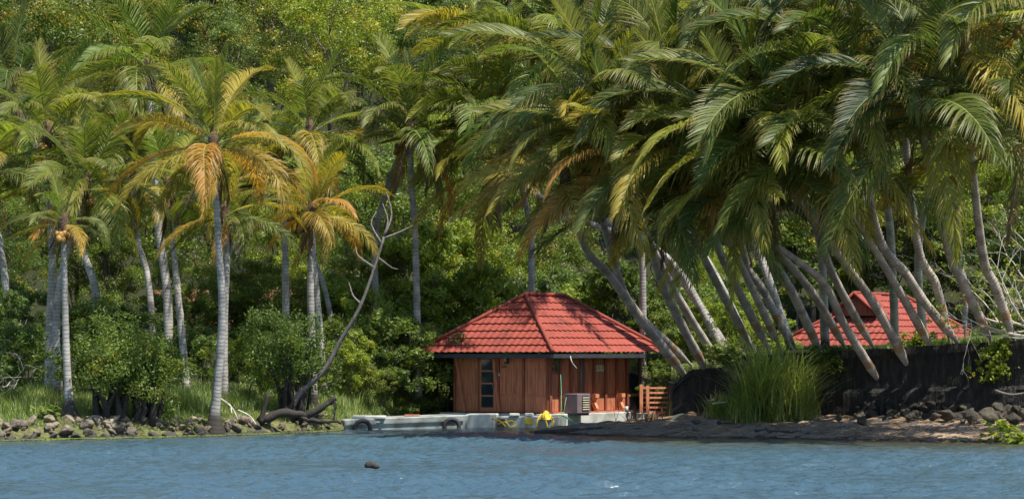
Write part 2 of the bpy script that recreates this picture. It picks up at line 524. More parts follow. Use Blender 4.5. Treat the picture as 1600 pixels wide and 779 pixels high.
# ------------------------------------------------------------------ coconut palms
def frond_mesh(seed, length, elev, bend, hang, llen=1.2, n=104, collapse=0.0, tatter=0.08, wdir=None, wstr=0.0):
    rs = np.random.default_rng(seed)
    W = np.zeros(3) if wdir is None else np.array([math.cos(wdir), math.sin(wdir), 0.0]) * wstr
    K = 22
    pts = [np.zeros(3)]; ang = []
    side = rs.normal(0, 0.4)
    az = 0.0
    for i in range(K):
        t = i / K
        a = elev - bend * (t ** 1.25)
        az += side / K
        ang.append(a)
        v = np.array([math.cos(a) * math.cos(az), math.cos(a) * math.sin(az), math.sin(a)]) + W * 0.9 * t
        pts.append(pts[-1] + v / np.linalg.norm(v) * length / K)
    pts = np.array(pts)
    tan = np.gradient(pts, axis=0); tan /= np.linalg.norm(tan, axis=1)[:, None]
    lat = np.cross(tan, [0, 0, 1.0])
    lat[np.linalg.norm(lat, axis=1) < 1e-3] = [0, 1, 0]
    lat /= np.linalg.norm(lat, axis=1)[:, None]
    # roll of the blade along the rachis
    roll0 = rs.normal(0, 0.6)
    V = []; Fc = []; R_ = []; S_ = []; mi = []
    # rachis: 3 sided tapered
    rw = [0.030 * (1 - t) ** 0.7 + 0.004 for t in np.linspace(0, 1, K + 1)]
    rw[0] = 0.07
    for i in range(K + 1):
        up = np.cross(lat[i], tan[i])
        for k in range(4):
            a = math.pi / 4 + k * math.pi / 2
            V.append(pts[i] + (lat[i] * math.cos(a) + up * math.sin(a) * 0.7) * rw[i])
    for i in range(K):
        for k in range(4):
            Fc.append((i * 4 + k, i * 4 + (k + 1) % 4, i * 4 + 4 + (k + 1) % 4, i * 4 + 4 + k)); R_.append(0.5); S_.append(0); mi.append(1)
    for s in (-1, 1):
        for j in range(n):
            t = 0.13 + 0.87 * (j + rs.random() * 0.5) / n
            if rs.random() < tatter: continue
            f = t * K; i = min(int(f), K - 1); q = f - i
            p = pts[i] * (1 - q) + pts[i + 1] * q
            T = tan[i] * (1 - q) + tan[i + 1] * q
            Lt = lat[i]
            up = np.cross(Lt, T)
            ro = roll0 * t
            Ls = (Lt * math.cos(ro) + up * math.sin(ro)) * s
            a = R(62 - 40 * t) + rs.normal(0, 0.08)
            d = Ls * math.sin(a) + T * math.cos(a) + up * (0.30 * (1 - collapse))
            if collapse: d = d * (1 - collapse) + np.array([0, 0, -1]) * collapse + rs.normal(0, 0.12, 3)
            d /= np.linalg.norm(d)
            prof = (0.55 + 0.45 * min(1, (t - 0.13) / 0.25)) * (1 - 0.62 * max(0, (t - 0.45) / 0.55) ** 1.4)
            ll = llen * prof * (0.88 + 0.2 * rs.random())
            wd = 0.0175 * (0.8 + 0.4 * rs.random()) * (0.7 + 0.5 * prof)
            wv = T - d * np.dot(T, d); wv /= (np.linalg.norm(wv) + 1e-6)
            rl = rs.normal(0, 0.35); nn = np.cross(d, wv)
            wv = wv * math.cos(rl) + nn * math.sin(rl)
            b0 = len(V)
            q_ = p.copy(); dd = d.copy()
            NS = 4
            hj = hang * (0.8 + 0.4 * rs.random())
            for k in range(NS + 1):
                ww = wd * (0.7, 1.0, 0.9, 0.6, 0.06)[k]
                V.append(q_ - wv * ww); V.append(q_ + wv * ww)
                q_ = q_ + dd * ll / NS
                dd = dd + (np.array([0, 0, -1.0]) * hj + W * 0.42) * (0.6 + 0.35 * k)
                dd /= np.linalg.norm(dd)
            rv = rs.random()
            tipb = 0.75 if rs.random() < 0.30 else 0.15
            for k in range(NS):
                Fc.append((b0 + 2 * k, b0 + 2 * k + 1, b0 + 2 * k + 3, b0 + 2 * k + 2)); R_.append(rv)
                S_.append((0, 0, 0.25, 1.0)[k] * tipb); mi.append(0)
    me = mesh_np("frond", np.array(V), np.array(Fc), {'r': R_, 's': S_}, [M['frond'], M['rachis']], mi)
    return me

FR = {'spear': [[frond_mesh(10 + i, 3.7 + 0.4 * i, R(86 - 5 * i), R(22 + 10 * i), 0.06, 0.9, wdir=math.pi, wstr=.1) for i in range(3)]] * 8}
fr = random.Random(77)
for cl, (e0, e1), (b0, b1), (h0, h1), ln, ll, cp, tt in (
        ('up', (46, 68), (48, 88), (.12, .20), 5.0, 1.2, 0, .06), ('mid', (20, 42), (48, 90), (.30, .42), 5.3, 1.3, 0, .08),
        ('low', (-8, 14), (38, 72), (.46, .62), 5.2, 1.25, .05, .12), ('hang', (-42, -20), (30, 46), (.6, .7), 4.3, 1.05, .15, .22), ('dead', (-74, -50), (15, 30), (.5, .6), 3.4, .7, .5, .35)):
    FR[cl] = []
    for k in range(8):
        az = k * math.pi / 4
        FR[cl].append([frond_mesh(fr.randrange(10 ** 6), ln * fr.uniform(.92, 1.06), R(fr.uniform(e0, e1)), R(fr.uniform(b0, b1)), fr.uniform(h0, h1), ll,
                       collapse=cp, tatter=tt * fr.uniform(.6, 1.6), wdir=math.pi - az, wstr=.34) for _ in range(1 if cl == 'dead' else 2)])
TONE = {
 'green':  [(0.078, 0.108, 0.020), (0.112, 0.140, 0.026), (0.150, 0.168, 0.030)],
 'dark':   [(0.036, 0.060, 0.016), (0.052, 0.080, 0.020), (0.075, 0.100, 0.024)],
 'lime':   [(0.13, 0.18, 0.028), (0.19, 0.22, 0.032), (0.25, 0.25, 0.036)],
 'olive':  [(0.17, 0.175, 0.026), (0.25, 0.225, 0.030), (0.33, 0.26, 0.034)],
 'gold':   [(0.32, 0.25, 0.040), (0.40, 0.27, 0.045), (0.42, 0.22, 0.040)],
 'brown':  [(0.17, 0.09, 0.045), (0.13, 0.065, 0.035), (0.22, 0.13, 0.06)],
}
MIX = {   # tone by frond age: young .. old
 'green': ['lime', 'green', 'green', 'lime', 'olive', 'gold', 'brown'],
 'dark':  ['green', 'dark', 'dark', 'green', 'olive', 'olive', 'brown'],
 'yg':    ['lime', 'lime', 'olive', 'green', 'gold', 'gold', 'brown'],
 'gold':  ['lime', 'olive', 'olive', 'gold', 'gold', 'gold', 'brown'],
}

def coconut_mesh(seed):
    rs = np.random.default_rng(seed)
    bm = bmesh.new()
    for i in range(8):
        a = rs.random() * 6.28; r = 0.12 + 0.12 * rs.random()
        m = Matrix.Translation((r * math.cos(a), r * math.sin(a), -0.15 - 0.3 * rs.random())) @ Matrix.Diagonal((0.11, 0.11, 0.14, 1))
        bmesh.ops.create_icosphere(bm, subdivisions=2, radius=1, matrix=m)
    me = bpy.data.meshes.new("coconut_bunch"); bm.to_mesh(me); bm.free()
    me.materials.append(M['husk'])
    me.polygons.foreach_set("use_smooth", [True] * len(me.polygons))
    return me
COCO = [coconut_mesh(i) for i in range(3)]

def heart_mesh():
    mb = MB()
    mb.tube([(0, 0, -0.5), (0, 0, -0.1), (0, 0, 0.35), (0, 0, 0.9)], [0.13, 0.24, 0.2, 0.05], 10)
    rs = np.random.default_rng(5)
    for i in range(16):
        a = rs.random() * 6.28
        mb.tube([(0.1 * math.cos(a), 0.1 * math.sin(a), -0.1 * rs.random()), (0.3 * math.cos(a), 0.3 * math.sin(a), -0.15 - 0.3 * rs.random()), (0.36 * math.cos(a + .3), 0.36 * math.sin(a + .3), -0.5 - 0.5 * rs.random())], [0.03, 0.02, 0.008], 4)
    me = bpy.data.meshes.new("crown_heart"); me.from_pydata([tuple(p) for p in mb.v], [], mb.f); me.materials.append(M['fibre'])
    me.polygons.foreach_set("use_smooth", [True] * len(me.polygons))
    return me
HEART = heart_mesh()

def catmull(P_, n):
    P_ = [P_[0] * 2 - P_[1]] + P_ + [P_[-1] * 2 - P_[-2]]
    out = []
    for i in range(1, len(P_) - 2):
        for k in range(n):
            t = k / n
            a, b, c, d = P_[i - 1:i + 3]
            out.append(0.5 * ((2 * b) + (c - a) * t + (2 * a - 5 * b + 4 * c - d) * t * t + (3 * b - a - 3 * c + d) * t ** 3))
    out.append(P_[-2].copy())
    return out

def palm(base, mids, crown, Y0, Y1, size=1.0, tone='green', n=20, r0=0.2, label='', group=None, seed=0, flare=True, side='l', dead=2, wind=0.0, nuts=2):
    """base, mids, crown in photo pixels; Y0 depth of the foot, Y1 depth of the crown"""
    rs = np.random.default_rng(1000 + seed)
    rnd = random.Random(seed)
    px = [base] + list(mids) + [crown]
    Lc = [0]
    for i in range(1, len(px)): Lc.append(Lc[-1] + math.dist(px[i], px[i - 1]))
    W = [P(p[0], p[1], Y0 + (Y1 - Y0) * (l / Lc[-1]) ** 1.1) for p, l in zip(px, Lc)]
    root = empty("palm_tree", W[0])
    tag(root, label, 'palm tree', group)
    pts = catmull(W, 8)
    O = W[0]
    # dense, with slight irregularities
    ds = [0]
    for i in range(1, len(pts)): ds.append(ds[-1] + (pts[i] - pts[i - 1]).length)
    T = ds[-1]
    NS = max(24, int(T / 0.30))
    V = []; UV = []
    nside = 12
    ref = Vector((1, 0, 0))
    dn = (pts[0] - pts[1]).normalized()
    for i in range(-2, NS + 1):
        l = T * max(i, 0) / NS
        j = max(k for k in range(len(ds)) if ds[k] <= l + 1e-9); j = min(j, len(ds) - 2)
        q = (l - ds[j]) / max(1e-6, ds[j + 1] - ds[j])
        p = pts[j].lerp(pts[j + 1], q)
        if i < 0: p = p + dn * (-i) * 0.35
        t = (pts[j + 1] - pts[j]).normalized()
        x = (ref - t * ref.dot(t)).normalized(); y = t.cross(x)
        r = r0 * (1 - 0.42 * (l / T)) * (1 + 0.03 * rs.standard_normal())
        if flare: r += r0 * 1.7 * math.exp(-max(l, 0) / 0.36)
        elif side == 'r': r *= 0.30 + 0.70 * min(1, max(0, i * T / NS) / 0.9) if i >= 0 else 0.25
        else: r += r0 * 0.25 * math.exp(-l / 0.5)
        for k in range(nside):
            a = 2 * math.pi * k / nside
            rr = r * (1 + (0.12 * rs.standard_normal() if flare and l < 0.7 else 0.015 * rs.standard_normal()))
            V.append(tuple(p + (x * math.cos(a) + y * math.sin(a)) * rr - O))
            UV.append((k / nside, l))
    Fc = []
    for i in range(NS + 2):
        for k in range(nside):
            Fc.append((i * nside + k, i * nside + (k + 1) % nside, (i + 1) * nside + (k + 1) % nside, (i + 1) * nside + k))
    me = bpy.data.meshes.new("trunk"); me.from_pydata(V, [], Fc)
    me.materials.append(M['trunk_r'] if side == 'r' else M['trunk_l'])
    uvl = me.uv_layers.new(name='UVMap')
    for lp in me.loops: uvl.data[lp.index].uv = UV[lp.vertex_index]
    me.polygons.foreach_set("use_smooth", [True] * len(me.polygons))
    link("trunk", me, root)
    top = pts[-1] - O
    ax = (pts[-1] - pts[-3]).normalized()
    tilt = Vector((0, 0, 1)).rotation_difference(Vector((ax.x * 0.5, ax.y * 0.5, 1)).normalized())
    h = link("crown_heart", HEART, root); h.location = top; h.rotation_mode = 'QUATERNION'; h.rotation_quaternion = tilt
    h.scale = [0.75 + 0.25 * size] * 3
    mixn = MIX[tone]
    for i in range(n + dead):
        if i >= n: cl = 'dead'; tn = 'brown'
        else:
            t = i / n
            if t < 0.09: cl, tn = 'spear', mixn[0]
            elif t < 0.30: cl, tn = 'up', mixn[1 if rnd.random() < .7 else 2]
            elif t < 0.60: cl, tn = 'mid', mixn[2 if rnd.random() < .5 else 3]
            elif t < 0.90: cl, tn = 'low', mixn[3 if rnd.random() < .5 else 4]
            else: cl, tn = 'hang', mixn[5 if rnd.random() < .6 else 4]
        a = i * 2.39996 + rnd.uniform(-.25, .25)
        if wind:      # onshore wind swings the fronds to the left (-x)
            a = math.atan2(math.sin(a), math.cos(a) - wind)
        f = link("frond", rnd.choice(FR[cl][int(round(a / (math.pi / 4))) % 8]), root)
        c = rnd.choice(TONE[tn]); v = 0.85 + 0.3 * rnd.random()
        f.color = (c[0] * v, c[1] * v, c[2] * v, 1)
        q = Vector((math.cos(a), math.sin(a), 0)).to_track_quat('X', 'Z')
        q = tilt @ q
        f.rotation_mode = 'QUATERNION'; f.rotation_quaternion = q
        s = size * rnd.uniform(0.88, 1.1)
        if cl == 'dead': s *= 0.8
        f.scale = (s, s, s)
        f.location = top + Vector((math.cos(a), math.sin(a), 0)) * 0.08 + Vector((0, 0, 0.35 - 0.5 * i / n)) * min(1, size)
    for k in range(nuts):
        c = link("coconut_bunch", rnd.choice(COCO), root)
        a = rnd.uniform(0, 6.28)
        c.location = top + Vector((0.28 * math.cos(a), 0.28 * math.sin(a), -0.12))
        c.rotation_euler = (0, 0, a)
    return root

def ybase(pxx):
    """depth on the wall's face for a photo column"""
    Y = 98.0
    for _ in range(20): Y = float(yw((pxx - 800) * Y / F)) + 0.32
    return Y

# ------------------------------------------------------------------ left grove of palms
GL = "coconut palms on the left bank"
LEFT = [
 # base, mids, crown, Y0, Y1, size, tone, n, r0, flare, label
 ((110, 652), [(104, 560), (101, 440)], (99, 352), 90.5, 90.2, .46, 'yg', 13, .15, True, "small slim coconut palm with a yellowish crown, leftmost foot at the water"),
 ((333, 642), [(347, 500), (341, 370)], (334, 232), 92.8, 91.5, .86, 'gold', 24, .17, True, "tall coconut palm with a golden yellow drooping crown above a curved white trunk"),
 ((350, 608), [(351, 500), (355, 400)], (350, 338), 97.0, 96.5, .62, 'yg', 16, .16, False, "shorter palm standing right behind the tall golden crowned palm"),
 ((76, 602), [(78, 500), (82, 400)], (74, 215), 101, 101, .92, 'green', 22, .19, False, "tall palm with arching grey green fronds near the left edge, behind the small slim one"),
 ((92, 606), [(88, 500), (100, 410)], (133, 296), 98, 97.5, .84, 'green', 22, .17, False, "fresh green crowned palm with a brown skirt of dead fronds over the left shrubs"),
 ((265, 562), [(262, 470), (254, 400), (246, 330)], (232, 118), 106, 107, 1.0, 'green', 20, .22, False, "tall palm with a steep upright spear of fronds, highest of the left grove"),
 ((295, 605), [(282, 500), (272, 400)], (262, 300), 100, 101, .8, 'yg', 18, .17, False, "palm leaning slightly left with dull drooping fronds, left of the tall golden crowned palm"),
 ((245, 520), [(232, 440), (214, 370)], (205, 270), 110, 111, .85, 'dark', 18, .17, False, "dark palm deep in the grove between the green skirted palm and the upright one"),
 ((448, 500), [(446, 420), (444, 360)], (436, 262), 108, 108, .82, 'yg', 18, .19, False, "palm with green fan crown behind and left of the twin trunk pair"),
 ((490, 640), [(487, 520), (485, 430)], (487, 338), 99.5, 99, .66, 'gold', 20, .18, False, "coconut palm with bright yellow lower fronds above the leaning dead trunk"),
 ((508, 560), [(496, 470), (489, 390)], (484, 212), 105, 105, .86, 'green', 20, .16, False, "tall palm with an upright green plume above the bright yellow fronded palm"),
 ((655, 500), [(649, 380), (643, 290)], (640, 205), 109, 108, .95, 'green', 20, .18, False, "dark trunked palm with green crown standing alone over the bright leafy bush"),
 ((600, 520), [(585, 400), (606, 290)], (636, 218), 112, 110, .86, 'dark', 14, .18, False, "dark palm with a curved trunk bending right, close beside the lone dark trunked palm"),
 ((410, 520), [(390, 450), (368, 400)], (352, 300), 113, 113, .8, 'dark', 16, .15, False, "thin leaning palm in the gap right of the tall golden crowned palm"),
 ((535, 560), [(512, 470), (488, 400)], (460, 330), 110, 110, .7, 'dark', 14, .15, False, "thin left leaning palm behind the bright yellow fronded palm"),
 ((20, 600), [(12, 480), (0, 380)], (-25, 270), 98, 97, .85, 'yg', 18, .17, False, "palm cut by the left edge with gold fronds reaching into the view"),
 ((150, 590), [(146, 500), (140, 420)], (20, 150), 112, 113, .95, 'dark', 18, .2, False, "dark palm filling the upper left corner of the grove"),
]
for i, (b, m, c, Y0, Y1, s, tone, n, r0, fl, lab) in enumerate(LEFT):
    X0 = (b[0] - 800) * Y0 / F
    zz = float(H(X0, Y0)) - 0.05
    b = (b[0], HY - (zz - EYE) * F / Y0)     # put the foot on the ground
    palm(b, m, c, Y0, Y1, s, tone, n, r0, lab, GL, seed=i, flare=fl, side='l', dead=4 if i in (1, 4, 9) else 2, nuts=2)

# ------------------------------------------------------------------ right row of leaning palms
GR = "leaning coconut palms along the stone wall"
RIGHT = [
 ((1072, 588), [(1000, 497), (951, 428), (915, 387)], (884, 282), 92, .74, 'gold', 19, .24, "lowest leaning palm, first from the cottage, its trunk crossing the corner of the cottage roof"),
 ((1077, 567), [(997, 490), (962, 418)], (912, 225), 92.5, .86, 'gold', 20, .21, "leaning palm right beside the first one, its trunk just above that one's"),
 ((1105, 582), [(1039, 454), (1008, 356)], (968, 262), 91, .98, 'gold', 22, .23, "leaning palm whose foot hangs over the broken stone block by the cottage railing"),
 ((1134, 585), [(1054, 454), (1000, 340)], (930, 150), 92, 1.0, 'green', 22, .21, "palm with a darker trunk crossing behind the palm over the broken stone block"),
 ((1172, 539), [(1105, 413), (1088, 370)], (1048, 282), 91, .98, 'yg', 22, .21, "leaning palm rising at the left edge of the reed clump"),
 ((1200, 544), [(1136, 418), (1110, 351)], (1052, 160), 92, 1.1, 'green', 22, .22, "leaning palm rising from the middle of the reed clump"),
 ((1218, 541), [(1167, 433), (1141, 380)], (1088, 245), 91, 1.1, 'gold', 22, .20, "leaning palm from the reed clump with a long bright yellow frond pointing left"),
 ((1234, 536), [(1193, 454), (1160, 387)], (1120, 90), 93, 1.1, 'green', 22, .20, "tall leaning palm rising just right of the middle of the reed clump"),
 ((1282, 551), [(1239, 459), (1206, 397)], (1160, 225), 89, 1.02, 'green', 22, .23, "stout leaning palm in front of the left slope of the far red roof"),
 ((1320, 541), [(1267, 454), (1208, 387)], (1128, 318), 89, .82, 'yg', 20, .20, "low swooping palm whose trunk crosses the left tip of the far red roof"),
 ((1375, 598), [(1318, 505), (1285, 440), (1205, 378)], (1150, 335), 89, .78, 'dark', 18, .21, "low swooping palm rooted lowest on the wall face, with a dark bent trunk"),
 ((1364, 541), [(1328, 480), (1290, 400)], (1221, 196), 88, 1.12, 'green', 24, .20, "leaning palm whose trunk passes just left of the far roof's small gable"),
 ((1421, 577), [(1375, 490), (1333, 428), (1262, 335)], (1210, 262), 89, 1.05, 'yg', 22, .23, "leaning palm crossing the small gable, its foot low on the dark wall"),
 ((1457, 546), [(1405, 454), (1359, 377)], (1296, 268), 88, 1.05, 'green', 22, .21, "leaning palm whose trunk crosses the middle of the far roof's long slope"),
 ((1498, 536), [(1446, 474), (1416, 428), (1370, 360)], (1322, 120), 88, 1.1, 'green', 22, .23, "leaning palm with a wide slanting trunk over the right part of the far roof"),
 ((1482, 526), [(1462, 444), (1431, 367)], (1400, 40), 90, 1.15, 'dark', 22, .21, "steeper palm crossing behind the wide slanting trunk at the far roof's right end"),
 ((1508, 518), [(1504, 430), (1497, 360)], (1488, 230), 98, 1.0, 'green', 20, .20, "upright pale trunked palm standing behind the right end of the far roof"),
 ((1549, 533), [(1508, 449), (1480, 385)], (1437, 186), 86, 1.18, 'dark', 26, .22, "large dark crowned palm nearest the viewer, on the lawn above the boulders"),
 ((1585, 533), [(1554, 444), (1534, 387)], (1500, 80), 87, 1.15, 'green', 22, .22, "palm behind the bare twigs, its foot last on the right in view"),
 ((1690, 530), [(1650, 400)], (1600, 215), 86, 1.1, 'green', 22, .22, "palm leaning in from beyond the right edge at half height"),
 ((1730, 530), [(1680, 350)], (1610, 30), 86, 1.15, 'olive_', 22, .22, "palm leaning in from beyond the right edge at the top corner"),
]
for i, (b, m, c, Y1, s, tone, n, r0, lab) in enumerate(RIGHT):
    tone = 'yg' if tone == 'olive_' else tone
    Y0 = ybase(b[0]) + (3.0 if i in (3, 16) else 0)
    palm(b, m, c, Y0, Y1, s * 1.08, tone, n - 7, r0 * .84, lab, GR, seed=50 + i, flare=False, side='r', dead=1, wind=0.5, nuts=2)
BACK = [
 ((1290, 520), [(1280, 350), (1250, 180)], (1205, 10), 103, 93, 1.15, 'dark', 24, "dark crowned palm hanging at the top edge above the stout leaning palm"),
 ((1240, 520), [(1180, 380), (1090, 200)], (1000, 45), 104, 107, 1.15, 'green', 22, "high palm at the top edge above the palm by the broken stone block"),
 ((1180, 520), [(1100, 400), (990, 260)], (880, 95), 106, 108, 1.15, 'green', 22, "high palm with silvery fronds left of the top edge crowns, over the cottage ridge"),
 ((1150, 520), [(1050, 420), (930, 330)], (800, 190), 107, 109, 1.1, 'green', 22, "palm with sweeping fronds hanging over the left end of the cottage ridge"),
 ((833, 450), [(830, 390), (824, 330)], (768, 95), 112, 112, 1.1, 'yg', 22, "palm with a straight pale trunk showing behind the cottage ridge"),
 ((1140, 500), [(1040, 400), (900, 340)], (775, 262), 107, 108.5, .98, 'yg', 20, "lowest left palm of the leaning mass, fronds hanging left of the cottage ridge"),
 ((1400, 520), [(1390, 350), (1360, 180)], (1290, -10), 104, 92, 1.1, 'green', 22, "palm cut by the top edge between the dark hanging crown and the steeper palm"),
 ((1005, 500), [(1004, 420), (1000, 330)], (985, 150), 112, 110, 1.0, 'dark', 20, "shaded upright palm behind the two lowest leaning palms"),
 ((1450, 500), [(1440, 350)], (1550, 60), 104, 96, 1.1, 'dark', 22, "shaded palm filling the top right corner behind the big crowns"),
]
for i, (b, m, c, Y0, Y1, s, tone, n, lab) in enumerate(BACK):
    X0 = (b[0] - 800) * Y0 / F
    zz = float(H(X0, Y0)) - 0.05
    b = (b[0], HY - (zz - EYE) * F / Y0)
    palm(b, m, c, Y0, Y1, s, tone, n - 5, .18, lab, "coconut palms behind the leaning row", seed=90 + i, flare=False, side='b', dead=1, wind=0.5)

# ------------------------------------------------------------------ broadleaf forest
PROTO = [
 tree_proto(1, 14, 4.6, .17, n_clump=190, n_per=165, yel=.10),
 tree_proto(2, 13, 4.2, .15, n_clump=200, n_per=175, yel=.05, lobes=11),
 tree_proto(3, 15, 4.4, .16, n_clump=190, n_per=170, yel=.35, flowers=.02),
 tree_proto(4, 12, 4.8, .18, n_clump=180, n_per=160, yel=.15, lobes=8),
 tree_proto(5, 14, 4.0, .15, n_clump=200, n_per=175, yel=.0, lobes=12),
]
TC = {'deep': (0.95, 1.0, .9), 'mid': (1.3, 1.25, 1.0), 'bright': (2.2, 1.9, 1.0), 'olive': (1.35, 1.12, .85), 'pale': (1.25, 1.2, 1.35)}
LOOK = {'deep': 'deep green', 'mid': 'mid green', 'bright': 'bright lime green', 'olive': 'olive green', 'pale': 'pale grey green'}
rs = random.Random(11)
def landmark(px):
    marks = [(-400, "far beyond the left edge"), (-60, "at the left edge"), (60, "above the tall palm by the left edge"), (150, "above the green skirted palm"),
             (232, "behind the upright spear palm"), (335, "above the tall golden crowned palm"), (436, "above the twin trunks"),
             (520, "above the bright yellow fronded palm"), (600, "left of the lone dark trunked palm"), (690, "right of the lone dark trunked palm"),
             (768, "over the left end of the cottage roof"), (860, "over the cottage ridge"), (940, "over the right end of the cottage roof"),
             (1040, "over the broken stone block"), (1130, "over the left edge of the reeds"), (1230, "over the right edge of the reeds"),
             (1330, "over the far roof's gable"), (1430, "over the far roof's long slope"), (1520, "over the lawn"), (1600, "at the right edge"), (1900, "beyond the right edge")]
    return min(marks, key=lambda m: abs(m[0] - px))[1]
used = {}
ROWS = [("nearest row", 116, 4.2, .42, .62), ("second row", 122, 4.6, .62, .85), ("third row", 138, 5.2, .80, 1.05), ("fourth row", 156, 5.6, .95, 1.2), ("hilltop row", 178, 6.2, 1.05, 1.3), ("skyline row", 208, 6.0, 1.35, 1.6), ("farthest row", 236, 7.0, 1.9, 2.2)]
YELP = {2}
for ri, (rname, Y, step, s0, s1) in enumerate(ROWS):
    x = -0.22 * Y - 2 + rs.uniform(0, 2)
    while x < 0.22 * Y + 4:
        px = 800 + x * F / Y
        yy = Y + rs.uniform(-4, 4)
        if yy < 142 and 1150 < px < 1600:      # the far cottage and its yard
            if ri < 2: x += step; continue
            yy = 142 + rs.uniform(0, 2)
        if yy < 120 and 680 < px < 1090: x += step; continue
        if ri < 2: tone = rs.choice(['mid', 'deep', 'bright', 'mid']); pi = rs.choice([0, 1, 3, 4])
        elif ri == 2: tone = rs.choice(['bright', 'mid', 'mid', 'olive']); pi = rs.choice([0, 1, 2, 3, 4])
        else: tone = rs.choice(['olive', 'mid', 'pale', 'deep', 'olive']); pi = rs.choice([2, 2, 0, 3, 1])
        if ri == 2 and 330 < px < 560: tone = 'bright'
        if ri == 3 and 380 < px < 620: pi = 2; tone = 'bright'
        lab = f"{LOOK[tone]} broadleaf tree {landmark(px)}, {rname}"
        k = used.get(lab, 0); used[lab] = k + 1
        if k: lab = lab.replace("broadleaf tree", ["fuller broadleaf tree", "narrower broadleaf tree", "taller broadleaf tree", "rounder broadleaf tree"][min(k - 1, 3)])
        place_tree(PROTO[pi], "broadleaf_tree", x, yy, rs.uniform(s0, s1), rs.uniform(0, 6.28), TC[tone], lab, "tree", f"broadleaf trees, {rname}", sz=None)
        x += step * rs.uniform(.75, 1.2)

# ------------------------------------------------------------------ understorey bushes
BP = [tree_proto(21, 3.4, 1.9, .125, 'bush', 110, 100, .12, .05, yel=.06, lobes=7),
      tree_proto(22, 3.0, 1.7, .115, 'bush', 110, 100, .10, .05, yel=.12, lobes=8),
      tree_proto(23, 4.2, 2.0, .14, 'bush', 115, 105, .15, .06, yel=.0, lobes=7)]
def bush(px, Y, h, lab, tone='mid', k=0, wide=1.0, group="bushes under the palms", cat="bush", name="leafy_bush", rot=None):
    X = (px - 800) * Y / F
    s = h / (3.4, 3.0, 4.2)[k]
    e = place_tree(BP[k], name, X, Y, s * wide, rs.uniform(0, 6.28) if rot is None else rot, TC[tone], lab, cat, group, ('stem', 'foliage'), sz=s)
    return e
# big bright bushes between the grass and the cottage
bush(682, 113.5, 5.8, "tall bright leafy bush close behind the left wall of the cottage", 'bright', 2, 1.1)
bush(640, 108.5, 4.4, "bright leafy bush left of the cottage, in front of the taller one", 'mid', 0, 1.1)
bush(745, 115, 6.6, "tall leafy bush rising behind the left hip of the cottage roof", 'bright', 2)
bush(600, 106.5, 2.7, "low dark bush at the waterline beyond the floating barge", 'deep', 1, 1.2)
bush(655, 107.5, 2.0, "low dark bush touching the cottage's left corner", 'deep', 1, 1.3)
bush(565, 104.5, 1.9, "small scrubby bush behind the left end of the barge", 'olive', 0, 1.3)
bush(700, 112, 4.5, "dense bush filling the gap by the cottage's left eave", 'deep', 0, 1.2)
bush(575, 112, 5.4, "leafy bush behind the upper part of the leaning dead trunk", 'bright', 0)
bush(640, 116, 8.2, "tall loose bush under the crown of the lone dark trunked palm", 'bright', 2, .8)
# left undergrowth
for px, Y, h, t, k, lab in [
  (10, 94, 3.6, 'mid', 0, "tall leafy bush at the left edge behind the grass"), (-25, 92, 4.6, 'deep', 2, "dark bush cut by the left edge"),
  (45, 103, 2.6, 'deep', 1, "dark bush between the left edge and the slim palm trunk"), (200, 108, 4.0, 'deep', 2, "dark bush in the shade behind the left shore shrubs"),
  (320, 106, 3.2, 'deep', 1, "dark bush seen left of the curved white trunk"), (390, 101, 3.0, 'bright', 0, "light bush right of the curved white trunk"),
  (415, 107, 3.4, 'mid', 1, "bush with yellow tips in the gap below the twin trunks"), (530, 107, 3.6, 'mid', 0, "bush in the shade right of the bright yellow fronded palm"),
  (545, 103, 2.8, 'bright', 1, "light bush beside the lower part of the leaning dead trunk"), (120, 110, 4.2, 'mid', 0, "bush glimpsed between the two pairs of left trunks"),
  (460, 110, 4.4, 'olive', 1, "olive bush deep under the green fan crowned palm"), (240, 101, 2.3, 'bright', 1, "low bush behind the grass right of the left shore shrubs"),
  (280, 112, 4.6, 'mid', 2, "tall bush deep in the grove left of the curved white trunk"), (350, 113, 5, 'mid', 0, "tall bush deep in the grove behind the curved white trunk"),
  (500, 114, 5.2, 'deep', 2, "tall dark bush behind the leaning dead trunk's foot"), (20, 112, 5, 'deep', 2, "tall dark bush far back at the left edge")]:
    bush(px, Y, h, lab, t, k)
# green hedge between the cottage and the far roof
for px, Y, h, t, k, lab in [
  (1022, 114, 3.6, 'deep', 0, "dark bush touching the cottage's right eave above the railing"), (1035, 113, 4.8, 'mid', 2, "leafy bush behind the two lowest leaning trunks"),
  (1085, 110, 4.0, 'mid', 1, "leafy bush behind the palm over the broken stone block"), (1130, 108, 3.2, 'bright', 0, "light bush behind the left edge of the reed clump"),
  (1120, 114, 5.4, 'mid', 2, "tall bush behind the trunks left of the reed clump"), (1180, 112, 4.0, 'bright', 1, "light bush behind the trunks in the middle of the reeds"),
  (960, 116, 6.6, 'mid', 2, "tall bush behind the right hip of the cottage roof"),
  (890, 117, 5.6, 'bright', 0, "leafy bush just over the cottage ridge"), (830, 118, 6.0, 'deep', 0, "dark bush behind the straight pale trunk over the ridge"),
  (1040, 107.5, 2.1, 'mid', 1, "low glossy bush right behind the wooden railing"), (1245, 143, 6.0, 'mid', 0, "bush behind the left slope of the far red roof"),
  (1330, 144, 6.5, 'bright', 2, "tall bush behind the small gable of the far roof"), (1470, 143, 6.4, 'mid', 0, "bush behind the right end of the far roof"),
  (1560, 140, 6.0, 'deep', 2, "dark bush behind the lawn trunks on the right"), (1600, 116, 5, 'mid', 1, "leafy bush at the right edge beyond the lawn"),
  (1400, 146, 7.0, 'mid', 2, "tall bush over the long slope of the far roof")]:
    bush(px, Y, h, lab, t, k, group="bushes behind the leaning palms")

